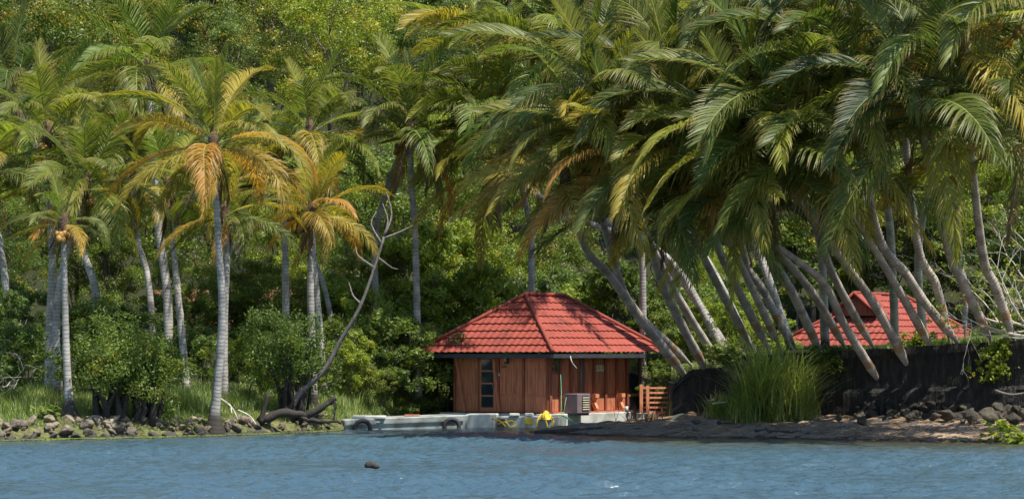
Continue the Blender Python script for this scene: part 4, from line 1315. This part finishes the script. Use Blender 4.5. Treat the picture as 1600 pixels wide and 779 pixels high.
# slanting braces either side of the door
for a, b in (((-.11, 4.78, Zt), (-.11, 4.30, ZB)), ((-.11, 2.78, Zt), (-.11, 2.46, ZB))):
    m_ = MB(); m_.bar(a, b, .12, .07, (1, 0, 0)); m_.build("slanting_brace", M['wood'], root)
# glazed door
dr = MB(); dr.box((-.04, 3.10, (ZB + Zt) / 2), (.05, .92, Zt - ZB - .04)); dr = dr.build("door", M['wood'], root)
z0 = ZB + .16; ph = (Zt - .12 - z0) / 4
for k in range(4):
    m_ = MB(); m_.box((-.075, 3.12, z0 + ph * (k + .5)), (.02, .62, ph - .07)); m_.build("pane", M['glass'], dr)
m_ = MB(); m_.box((-.10, 2.79, ZB + 1.1), (.04, .05, .2)); m_.build("handle", M['metal'], dr)
# wall lamp, junction boxes
m_ = MB(); m_.box((-.10, 2.08, Zt - .18), (.14, .15, .30)); wl = m_.build("wall_lamp", M['fascia'], root, bevel=.02)
m_ = MB(); m_.box((-.19, 2.08, Zt - .16), (.05, .08, .16)); m_.build("lamp_glass", M['white'], wl)
m_ = MB(); m_.box((-.05, 2.26, Zt - .45), (.05, .22, .08)); m_.build("cable_box", M['post'], root)
m_ = MB(); m_.box((-.06, 2.50, ZB + 1.55), (.06, .10, .12)); m_.build("switch_box", M['white'], root)
# long wall (right in the photo): x from 0 to L_
xs_p = [.10, .72, 1.45, 2.28, 3.05, 3.85, 4.65, 5.35]
for a, b in zip(xs_p[:-1], xs_p[1:]):
    if a == .10: join_build((boards_side(a, b - .08, ZB + .72, Zt - .75, 6), boards_side(a, b - .08, ZB + .05, ZB + .66, 2, .03)), "wall_panel")
    else: join_build((boards_side(a + .05, b - .05, ZB + .72, Zt - .02, 7), boards_side(a + .05, b - .05, ZB + .05, ZB + .66, 2, .03)), "wall_panel")
for i, x in enumerate((.04, .70, 1.45, 2.28, 3.05, 3.85, 4.65, 5.42, L_ - .06)):
    m_ = MB(); m_.box((x, -.06, (ZB + Zt) / 2), (.13, .11, Zt - ZB)); m_.build("post", M['post'], root)
# corner window
wn = MB(); wn.box((.36, -.045, Zt - .36), (.60, .06, .70)); wn = wn.build("window", M['post'], root)
for x, ww in ((.17, .14), (.47, .28)):
    m_ = MB(); m_.box((x, -.085, Zt - .33), (ww, .02, .56)); m_.build("pane", M['glass'], wn)
m_ = MB(); m_.box((.17, -.10, Zt - .42), (.16, .02, .03)); m_.build("glazing_bar", M['wood'], wn)
# dark opening at the right end
m_ = MB(); m_.box(((5.49 + L_ - .13) / 2, -.045, (ZB + .72 + Zt) / 2), (L_ - .13 - 5.49, .05, Zt - ZB - .76)); m_.build("dark_window", M['glass'], root)
m_ = MB(); m_.box(((5.49 + L_ - .13) / 2, -.055, ZB + .66), (L_ - .13 - 5.49, .08, .12)); m_.build("window_sill", M['wood'], root)
m_ = MB(); m_.box(((5.49 + L_ - .13) / 2, -.045, ZB + .31), (L_ - .13 - 5.49, .05, .52)); m_.build("lower_panel", M['glass'], root)
# brackets
for x in (.95, 2.9, 4.75):
    m_ = MB(); m_.bar((x, -.30, ZB + .10), (x, -.12, ZB + .45), .16, .16); m_.box((x, -.22, ZB + .66), (.26, .26, .16)); m_.bar((x, -.22, ZB + .6), (x, -.12, ZB + .4), .16, .16); m_.build("bracket", M['rail'], root)
# vertical drain pipe and dark gap beside it
m_ = MB(); m_.tube([(2.05, -.14, ZB + .7), (2.05, -.14, Zt)], .055, 8); m_.build("drain_pipe", M['metal'], root, smooth=True)
# number plate with two digits
for k, ch in enumerate("09"):
    m_ = MB(); m_.box((3.36 + k * .27, -.04, Zt - .52), (.235, .03, .25)); pl = m_.build("number_plate", M['cream'], root)
    cu = bpy.data.curves.new("digit", 'FONT'); cu.body = ch; cu.size = .25; cu.align_x = 'CENTER'; cu.align_y = 'CENTER'; cu.extrude = .004
    cu.materials.append(M['ink']); tmp = bpy.data.objects.new("digit", cu)
    dm = bpy.data.meshes.new_from_object(tmp); bpy.data.objects.remove(tmp); do = link("digit", dm, pl)
    do.location = (3.36 + k * .27, -.062, Zt - .52); do.rotation_euler = (R(90), 0, 0)
# white floating base
m_ = MB(); m_.box((L_ / 2 + .1, W_ / 2, .20), (L_ + 1.1, W_ + .9, .60)); m_.build("floating_base", M['white'], root, bevel=.03)
m_ = MB(); m_.box((L_ / 2 + .1, -.16, ZB - .01), (L_ + .3, .28, .07)); m_.build("brick_edge", M['brick'], root)

# air conditioner outdoor unit on the base
def loc(x, y, z):
    a = math.atan2(.788, .616); return Vector((C.x + x * math.cos(a) - y * math.sin(a), C.y + x * math.sin(a) + y * math.cos(a), z))
ac = tag(empty("air_conditioner", loc(1.15, -.62, .50), math.atan2(.788, .616)), "mauve grey air conditioner box with a louvred side by the cottage wall", "air conditioner")
m_ = MB(); m_.box((0, 0, .42), (.90, .66, .80)); m_.build("casing", M['metal'], ac, bevel=.02)
m_ = MB(); m_.box((.08, -.338, .42), (.46, .02, .62)); gr = m_.build("grille", M['fascia'], ac)
for k in range(6):
    m_ = MB(); m_.box((.08, -.352, .18 + k * .095), (.42, .03, .035)); m_.build("louvre", M['cream'], gr)
m_ = MB(); m_.box((0, 0, -.02), (.8, .56, .10)); m_.build("stand", M['fascia'], ac)

# wooden railing right of the cottage
ra = tag(empty("wooden_railing", P(1003, 645, 106)), "orange brown wooden railing with five rails right of the cottage", "railing")
O = ra.location
for px in (1002, 1012):
    m_ = MB(); m_.bar(P(px, 645, 106) - O, P(px, 600 if px < 1010 else 602, 106) - O, .13, .13); m_.build("post", M['rail'], ra)
for k in range(6):
    y = 605.5 + k * 7.6
    m_ = MB(); m_.bar(P(1000, y, 106.1) - O, P(1043, y, 106.3) - O, .06, .075); m_.build("rail", M['rail'], ra)
m_ = MB(); m_.box(P(1022, 652, 106.6) - O, (1.4, 1.2, .35)); m_.build("deck", M['white'], ra)
o_ = MB(); o_.tube([P(979, 643, 104.9), P(979, 634, 104.9)], .07, 8)
tag(o_.build("white_post", M['white'], smooth=True), "short white plastic post on the base near the cottage's right corner", "post")

# barge
def prism(front, depth, zt0, zt1, zb, nm, mat, parent, O, flare=.12):
    """front: (X0,Y0)-(X1,Y1) waterline edge, extruded back"""
    a, b = Vector((*front[0], 0)), Vector((*front[1], 0))
    d = (b - a).normalized(); n = Vector((-d.y, d.x, 0))
    V = []
    for z, f in ((zb, 0), (None, 1)):
        for p, s, zt in ((a, -1, zt0), (b, 1, zt1)):
            for k, dd in ((0, 0), (1, depth)):
                zz = zb if z is not None else zt
                V.append(p + n * (dd + (flare if k else -flare) * f * .4) + d * s * flare * f + Vector((0, 0, zz)) - O)
    m_ = MB(); m_.v = V
    m_.f = [(0, 1, 3, 2), (4, 6, 7, 5), (0, 4, 5, 1), (2, 3, 7, 6), (0, 2, 6, 4), (1, 5, 7, 3)]
    return m_.build(nm, mat, parent, bevel=.03)
bg_ = tag(empty("floating_barge", P(540, 671, 99.2)), "long low grey white barge moored in front of the cottage, with two tyres", "barge")
O = bg_.location.copy(); O.z = 0; bg_.location = O
a = P(541, 671, 99.2); b = P(726, 667, 102.3); c = P(772, 666, 102.2)
prism(((a.x, a.y), (b.x, b.y)), 1.7, .40, .50, -.25, "hull", M['pontoon'], bg_, O, .14)
prism(((b.x + .05, b.y), (c.x, c.y)), 1.7, .52, .53, -.25, "bow_block", M['white'], bg_, O, .03)
m_ = MB(); d = (b - a).normalized()
m_.bar(a - O + Vector((0, -.14, .27)), b - O + Vector((0, -.14, .34)), .05, .05); m_.build("rubbing_strip", M['pontoon'], bg_)
for px, Y in ((567, 99.5), (706, 101.8)):
    p = P(px, 667, Y); tc_ = Vector((p.x, Y - .22, .06)) - O
    bm = bmesh.new()
    Rr, rr_ = .29, .085
    vs = []
    for i in range(28):
        A_ = i * 2 * math.pi / 28
        ring = []
        for j in range(8):
            B_ = j * 2 * math.pi / 8
            q = (Rr + rr_ * math.cos(B_)); ring.append(bm.verts.new((q * math.cos(A_), rr_ * math.sin(B_), q * math.sin(A_))))
        vs.append(ring)
    for i in range(28):
        for j in range(8): bm.faces.new((vs[i][j], vs[(i + 1) % 28][j], vs[(i + 1) % 28][(j + 1) % 8], vs[i][(j + 1) % 8]))
    me = bpy.data.meshes.new("tyre"); bm.to_mesh(me); bm.free(); me.materials.append(M['rubber'])
    ty_ = link("tyre", me, bg_); ty_.location = tc_; ty_.rotation_euler = (0, 0, .15)
pn = MB(); p = P(577, 650, 100.3); pn.box((p.x, p.y, .47), (1.3, .9, .11)); tag(pn.build("white_board", M['white'], bevel=.02), "white board lying on the left end of the barge", "board")
pn = MB(); p = P(644, 649, 101.8); pn.box((p.x, p.y, .50), (.6, .3, .06)); tag(pn.build("brown_plank", M['brick'], bevel=.01), "short red brown plank lying on the middle of the barge", "plank")
# pontoon between barge and cottage with white lids
fp = tag(empty("float_pontoon", P(780, 660, 103.2)), "low stained white pontoon with pale lids between the barge and the cottage", "pontoon")
O = fp.location.copy(); O.z = 0; fp.location = O
a = P(776, 664, 102.9); b = P(872, 664, 102.2)
prism(((a.x, a.y), (b.x, b.y)), 1.2, .42, .46, -.25, "hull", M['pontoon'], fp, O, .05)
for x0, x1 in ((796, 812), (820, 834)):
    m_ = MB(); p = P((x0 + x1) / 2, 648, 103); m_.box((p.x - O.x, p.y - O.y, .50), ((x1 - x0) * .0255, .8, .10)); m_.build("lid", M['white'], fp, bevel=.02)
m_ = MB(); p = P(783, 660, 102.7); m_.box((p.x - O.x, p.y - O.y - .02, .16), (.3, .1, .34)); m_.build("dark_fender", M['rubber'], fp)
# yellow sacks, crate and ropes
def blob(pts, nm, mat, lab, cat, group=None):
    bm = bmesh.new()
    for p, r in pts:
        bmesh.ops.create_icosphere(bm, subdivisions=3, radius=1, matrix=Matrix.Translation(p) @ Matrix.Diagonal((*r, 1)))
    for v in bm.verts: v.co += Vector(noise.noise_vector(v.co * 6)) * .05
    me = bpy.data.meshes.new(nm); bm.to_mesh(me); bm.free(); me.materials.append(mat)
    return tag(link(nm, me), lab, cat, group)
p = P(853, 650, 102.3)
cv = MB(); rs_ = np.random.default_rng(2)
ring0 = []
for k, (z, r) in enumerate(((.32, .22), (.41, .20), (.50, .15), (.60, .09), (.68, .03))):
    for j in range(12):
        a_ = j * math.pi / 6; q = r * (1 + .25 * math.sin(3 * a_ + k) + .12 * rs_.standard_normal())
        cv.v.append(Vector((p.x + q * 1.15 * math.cos(a_), p.y - .05 + q * .8 * math.sin(a_), z)))
for k in range(4):
    for j in range(12): cv.f.append((k * 12 + j, k * 12 + (j + 1) % 12, (k + 1) * 12 + (j + 1) % 12, (k + 1) * 12 + j))
cv.f.append(tuple(range(11, -1, -1))); cv.f.append(tuple(48 + j for j in range(12)))
tag(cv.build("net_heap", M['yellow'], smooth=False), "peaked heap of bright yellow net on the pontoon", "net")
m_ = MB(); p = P(826, 656, 102.0); m_.box((p.x, p.y, .26), (.32, .12, .26)); tag(m_.build("crate", M['yellow'], bevel=.02), "small orange yellow crate hanging on the pontoon's side", "crate")
ROPES = [([(769, 653, 101.9), (782, 658, 101.5), (790, 666, 101.4)], "yellow rope running down from the barge's right end"),
         ([(786, 660, 101.6), (800, 657, 101.5), (806, 664, 101.4), (796, 668, 101.3)], "tangle of yellow rope at the waterline beside the dark fender"),
         ([(778, 662, 101.6), (790, 659, 101.5), (797, 667, 101.3)], "yellow rope crossing the tangle by the dark fender"),
         ([(838, 668, 101.5), (840, 655, 101.8), (846, 646, 102)], "yellow rope hanging left of the net heap"),
         ([(856, 667, 101.5), (853, 656, 101.8), (851, 648, 102)], "yellow rope hanging below the net heap"),
         ([(861, 666, 101.6), (865, 658, 101.8), (862, 650, 102)], "yellow rope hanging right of the net heap")]
for pts, lab in ROPES: path_obj("rope", pts, (.035, .03), M['yellow'], lab, "rope", 6, group="yellow ropes on the pontoon")
path_obj("green_hose", [(862, 649, 101.9), (880, 649, 101.5), (893, 657, 100.8), (908, 664, 100), (928, 662, 99.2)], (.03, .03), M['hose'], "green hose curving from the net heap down to the sand", "hose", 6)
path_obj("cable", [(878, 650, 101.8), (877, 610, 102.4), (876, 585, 102.8)], (.011, .011), M['hose'], "thin pale green cable running up the wall left of the air conditioner", "cable", 5)
path_obj("cable", [(880, 650, 101.8), (883, 630, 102.0), (885, 620, 102.2)], (.011, .011), M['hose'], "short green cable curving to the air conditioner", "cable", 5)
path_obj("cable", [(891, 556, 103.4), (894, 566, 103.3), (901, 575, 103.6)], (.022, .022), M['white'], "short white cable hanging from the eave above the air conditioner", "cable", 5)

# far cottage
C2 = P(1402, 550, 124); C2.z = 0
cottage(C2, 1.0, 3.30, 5.85, 5.6, 8.0, .85, .9, .6, 2.6, 5.6, "far_cottage", "second red tiled cottage with a small gable, beyond the leaning palms", gablet=True)

# laterite terrace glimpsed in the grove
m_ = MB(); m_.box(P(420, 480, 119), (11, .5, 1.6)); tag(m_.build("laterite_wall", simple("orange_laterite", (.40, .20, .11), .9, .3, 3, .6, 12), bevel=.03), "low orange laterite wall glimpsed between the twin trunks", "wall")

# ------------------------------------------------------------------ driftwood, plants, small things
DW = [([(836, 675, 95.6), (870, 671, 95.4), (905, 676, 95.2)], .09, 'darkbark', "dark driftwood log at the sand's tip in the water"),
      ([(866, 678, 94.8), (895, 674, 94.6), (940, 668, 94.8)], .10, 'darkbark', "thick dark driftwood log below the end of the hose"),
      ([(960, 668, 94.5), (1010, 664, 94.9), (1060, 661, 95)], .05, 'deadwood', "grey pole lying along the sand below the railing"),
      ([(1070, 662, 95.2), (1110, 655, 95.5), (1160, 648, 96)], .07, 'deadwood', "grey beam lying on the sand left of the reeds"),
      ([(1180, 676, 91.4), (1215, 680, 91), (1240, 679, 91)], .08, 'darkbark', "dark log at the water's edge below the reeds"),
      ([(1205, 668, 92), (1250, 674, 91.6), (1290, 672, 91.8)], .045, 'deadwood', "thin curved branch on the sand below the reeds"),
      ([(1290, 668, 92.5), (1330, 660, 93), (1390, 656, 93.4)], .08, 'deadwood', "pale log lying on the sand right of the reeds"),
      ([(1430, 672, 90.8), (1480, 668, 91), (1530, 667, 90.8)], .05, 'deadwood', "thin log on the sand below the wall's right part"),
      ([(1555, 610, 91.5), (1580, 616, 91.2), (1610, 612, 91)], .05, 'deadwood', "grey branch sticking out over the boulders at the right edge")]
for pts, r, mt, lab in DW:
    pts2 = []
    for (x, y, Y) in pts:
        X = (x - 800) * Y / F; z = float(H(X, Y)) + r * .6
        pts2.append((x, HY - (max(z, 0.0) - EYE) * F / Y if 'sticking' not in lab else y, Y))
    path_obj("driftwood", pts2, (r, r * .6), M[mt], lab, "driftwood", 7, group="driftwood on the right shore")
# small litter of sticks, one mass
sb = MB(); q = random.Random(9)
for i in range(1100):
    X = q.uniform(1.5, 19); Y = float(sandfront(X)) + .2 + q.random() ** 1.3 * (float(min(yw(X), 97 + X * .2)) - float(sandfront(X)) - .3)
    if X < 6 and Y > np.interp(X, [1, 3, 5.5], [96.6, 100, 104]): continue
    a_ = q.uniform(-.5, .5) + (math.pi / 2 if q.random() < .15 else 0); l = q.uniform(.08, .5) * (2.2 if q.random() < .1 else 1); z = float(H(X, Y)) + .03
    d_ = Vector((math.cos(a_), math.sin(a_), q.uniform(-.05, .25))) * l
    sb.tube([Vector((X, Y, z)), Vector((X, Y, z)) + d_], q.uniform(.008, .03), 4)
tag(sb.build("stick_litter", M['deadwood']), "scattered sticks and dry debris on the sand", "debris", kind='stuff')
# pale fallen palm frond pieces and flat panel
m_ = MB(); m_.bar(P(1113, 630, 97.2), P(1135, 627, 97.2), .35, .04); tag(m_.build("plank", M['twig']), "pale plank resting by the weedy tuft", "plank")
path_obj("frond_stalk", [(1050, 655, 96), (1058, 649, 96), (1067, 646, 96)], (.08, .03), M['cream'], "pale yellow palm stalk on the sand right of the railing", "palm stalk", 6)

# red stemmed dry weeds in front of the railing
wd = MB(); q = random.Random(12)
for i in range(60):
    px = q.gauss(1005, 17); Y = 99.5 + q.random(); X = (px - 800) * Y / F; z = float(H(X, Y))
    h = q.uniform(.25, .95); l = q.uniform(-.35, .35)
    wd.tube([(X, Y, z), (X + l * .4, Y, z + h * .6), (X + l, Y + q.uniform(-.2, .2), z + h)], [.014, .010, .004], 4)
tag(wd.build("dry_weeds", simple("red_dry_stem", (.20, .05, .035), .8)), "reddish dry weeds in front of the wooden railing", "weeds")

# creepers hanging on the wall
def creeper(px, py, w_, h_, Y, lab, seed, n=60, size=.13, tone='bright', cat='creeper'):
    q = np.random.default_rng(seed)
    O = P(px, py, Y)
    cen = []
    for i in range(n):
        u, v = q.normal(0, .42), q.random()
        cen.append((u * w_ * (1 - .3 * v), q.normal(0, .10) - .12 * (1 - abs(v - .3)), -v * h_ + h_ * .5))
    V, Fc, r, y = leaves(np.array(cen), np.full(n, .16), 22, size, q, yel=.05, slim=.7)
    e = tag(empty("creeper", O), lab, cat)
    f = link("foliage", mesh_np("foliage", V, Fc, {'r': r, 'y': y}, [M['bush']]), e); f.color = (*TC[tone], 1)
    mb = MB()
    rq = random.Random(seed)
    for i in range(7):
        x = rq.uniform(-.4, .4) * w_
        mb.tube([(x, .05, h_ * .55), (x + rq.uniform(-.15, .15), -.12, 0), (x + rq.uniform(-.3, .3), -.1, -h_ * .5)], [.02, .014, .006], 4)
    mb.build("vine", M['bark'], e)
creeper(1560, 562, 1.3, 1.5, float(yw(17.8)) - .1, "bright green creeper hanging over the wall near the right edge", 1, 90)
creeper(1300, 560, 1.1, .9, float(yw(12.2)) - .1, "dark green creeper on the wall just right of the reeds", 2, 60, tone='deep')
creeper(1438, 530, .7, .5, float(yw(15.0)) + .3, "small light shrub on the wall top before the far roof", 3, 30, size=.10, cat='small shrub')
creeper(1128, 552, 1.0, .7, float(yw(8.1)) - .0, "creeper over the top of the broken stone block", 4, 40, tone='mid')
# broad leaved plant at the bottom right corner
def broad_plant(px, py, Y, h, n, size, lab, seed, tone='bright', spread=.5):
    q = np.random.default_rng(seed); O = P(px, py, Y); O.z = float(H(O.x, O.y))
    e = tag(empty("broad_leaf_plant", O), lab, "plant", "broad leaved plants on the right shore")
    V = []; Fc = []; r = []; mb = MB()
    for i in range(n):
        b = np.array([q.normal(0, spread * .6), q.normal(0, spread * .3), 0]); hd = h * (.35 + .65 * q.random())
        t = b + np.array([q.normal(0, .2), q.normal(-.05, .2), hd])
        mb.tube([b, (b + t) / 2 + np.array([0, 0, .03]), t], [.012, .01, .007], 4)
        a = q.random() * 6.28; ax = np.array([math.cos(a), math.sin(a), -.25]); bx = np.array([-math.sin(a), math.cos(a), q.normal(0, .3)]); s = size * (.6 + .7 * q.random())
        k = len(V)
        for (u, v_) in ((0, 0), (.15, .38), (.5, .45), (.85, .25), (1.1, 0), (.85, -.25), (.5, -.45), (.15, -.38)):
            V.append(t + ax * s * u + bx * s * v_ + np.array([0, 0, -.15 * s * abs(v_) * 2 - .2 * s * u * u]))
        Fc.append([k + j for j in range(8)]); r.append(q.random())
    f = link("foliage", mesh_np("foliage", np.array(V), np.array(Fc), {'r': r, 'y': [0] * len(r)}, [M['bush']]), e); f.color = (*TC[tone], 1)
    mb.build("stalk", M['rachis'], e)
broad_plant(1575, 690, 85.6, .75, 34, .30, "bright broad leaved plant arching up in the bottom right shore corner", 1)
broad_plant(1592, 694, 84.6, .45, 40, .26, "low broad leaved plant at the waterline in the right corner", 2, spread=.5)
broad_plant(1556, 690, 85.4, .2, 22, .16, "flat creeping plant on the mud left of the arching plant", 3, 'deep', .5)
broad_plant(72, 668, 89.6, .55, 40, .20, "tuft of strap leaves between the left edge and the slim palm", 4, 'mid', .15)

# bare twiggy shrub at the right edge
def twiggy(px, py, Y, lab, seed, dirs, leafy=True, L0=2.2):
    q = random.Random(seed); O = P(px, py, Y)
    X, Yb = O.x, O.y; O.z = float(H(X, Yb))
    e = tag(empty("twiggy_shrub", O), lab, "shrub")
    mb = MB(); tips = []
    def grow(p, d, l, r, dep):
        n = 4; pts = [p]; dd = d.copy()
        for i in range(n):
            dd = (dd + Vector((q.gauss(0, .16), q.gauss(0, .16), q.gauss(0.02, .14)))).normalized(); pts.append(pts[-1] + dd * l / n)
        mb.tube(pts, [r * (1 - .55 * i / n) for i in range(n + 1)], 5 if dep < 2 else 4)
        if dep >= 4: tips.append(pts[-1]); return
        for k in range(3 if dep < 3 else 2):
            s = pts[2 + k % 3] if dep else pts[1 + k]
            nd = (dd + Vector((q.gauss(-.1, .55), q.gauss(0, .5), q.gauss(.1, .5)))).normalized()
            grow(s, nd, l * q.uniform(.55, .8), r * .5, dep + 1)
    for d in dirs: grow(Vector((0, 0, 0)), Vector(d).normalized(), L0, .065, 0)
    mb.build("twigs", M['twig'], e)
    if leafy:
        g_ = np.random.default_rng(seed); sel = [t for t in tips if q.random() < .45]
        V, Fc, r, y = leaves(np.array([tuple(t) for t in sel]), np.full(len(sel), .16), 9, .13, g_, yel=.5, slim=.6)
        f = link("foliage", mesh_np("foliage", V, Fc, {'r': r, 'y': y}, [M['bush']]), e); f.color = (*TC['bright'], 1)
twiggy(1632, 480, 94.2, "bare pale twiggy shrub with a few yellow green leaves at the right edge", 3, [(-.45, -.1, 1), (-.9, -.2, .9), (-.2, 0, 1.2), (-.7, .1, .5), (-1.2, -.1, .7)], L0=2.5)
twiggy(-12, 600, 92.5, "bare twigs arching in at the left edge above the grass", 5, [(.25, 0, 1), (.6, 0, .9), (0, 0, 1)], False, L0=2.6)
twiggy(215, 610, 94.5, "thin bare twigs standing above the left shore shrubs", 8, [(-.1, 0, 1), (.25, 0, 1)], False, L0=1.8)

# floating husk
fl = blob([((0, 0, .03), (.20, .14, .10)), ((.13, 0, .0), (.16, .10, .06))], "floating_husk", M['darkbark'], "dark rounded husk floating alone on the open water", "husk")
fl.location = P(579, 731.5, 66.2); fl.location.z = .06; fl.scale = (.8, .8, .85)
# strip of floating weed along the left rocks
n = 3600; g = np.random.default_rng(33)
X = g.uniform(-20, -6.5, n); off = g.random(n) ** 1.3 * 2.0
Yg = shore(X) - .15 - off * (0.5 + .5 * np.sin(X * 1.9) ** 2)
s = g.uniform(.02, .06, n); a = g.random(n) * 6.28
pts = np.stack([X, Yg, np.full(n, .035)], 1)
ux = np.stack([np.cos(a), np.sin(a), 0 * a], 1) * s[:, None]; uy = np.stack([-np.sin(a), np.cos(a), 0 * a], 1) * s[:, None] * .7
V = np.stack([pts - ux, pts + uy, pts + ux, pts - uy], 1).reshape(-1, 3)
V[:, 2] += g.normal(0, .006, len(V))
tag(link("floating_weed", mesh_np("floating_weed", V, np.arange(n * 4).reshape(n, 4), {'r': g.random(n), 'y': (g.random(n) < .4) * .6}, [M['grass']])), "yellow green floating weed along the left waterline", "water weed", kind='stuff')
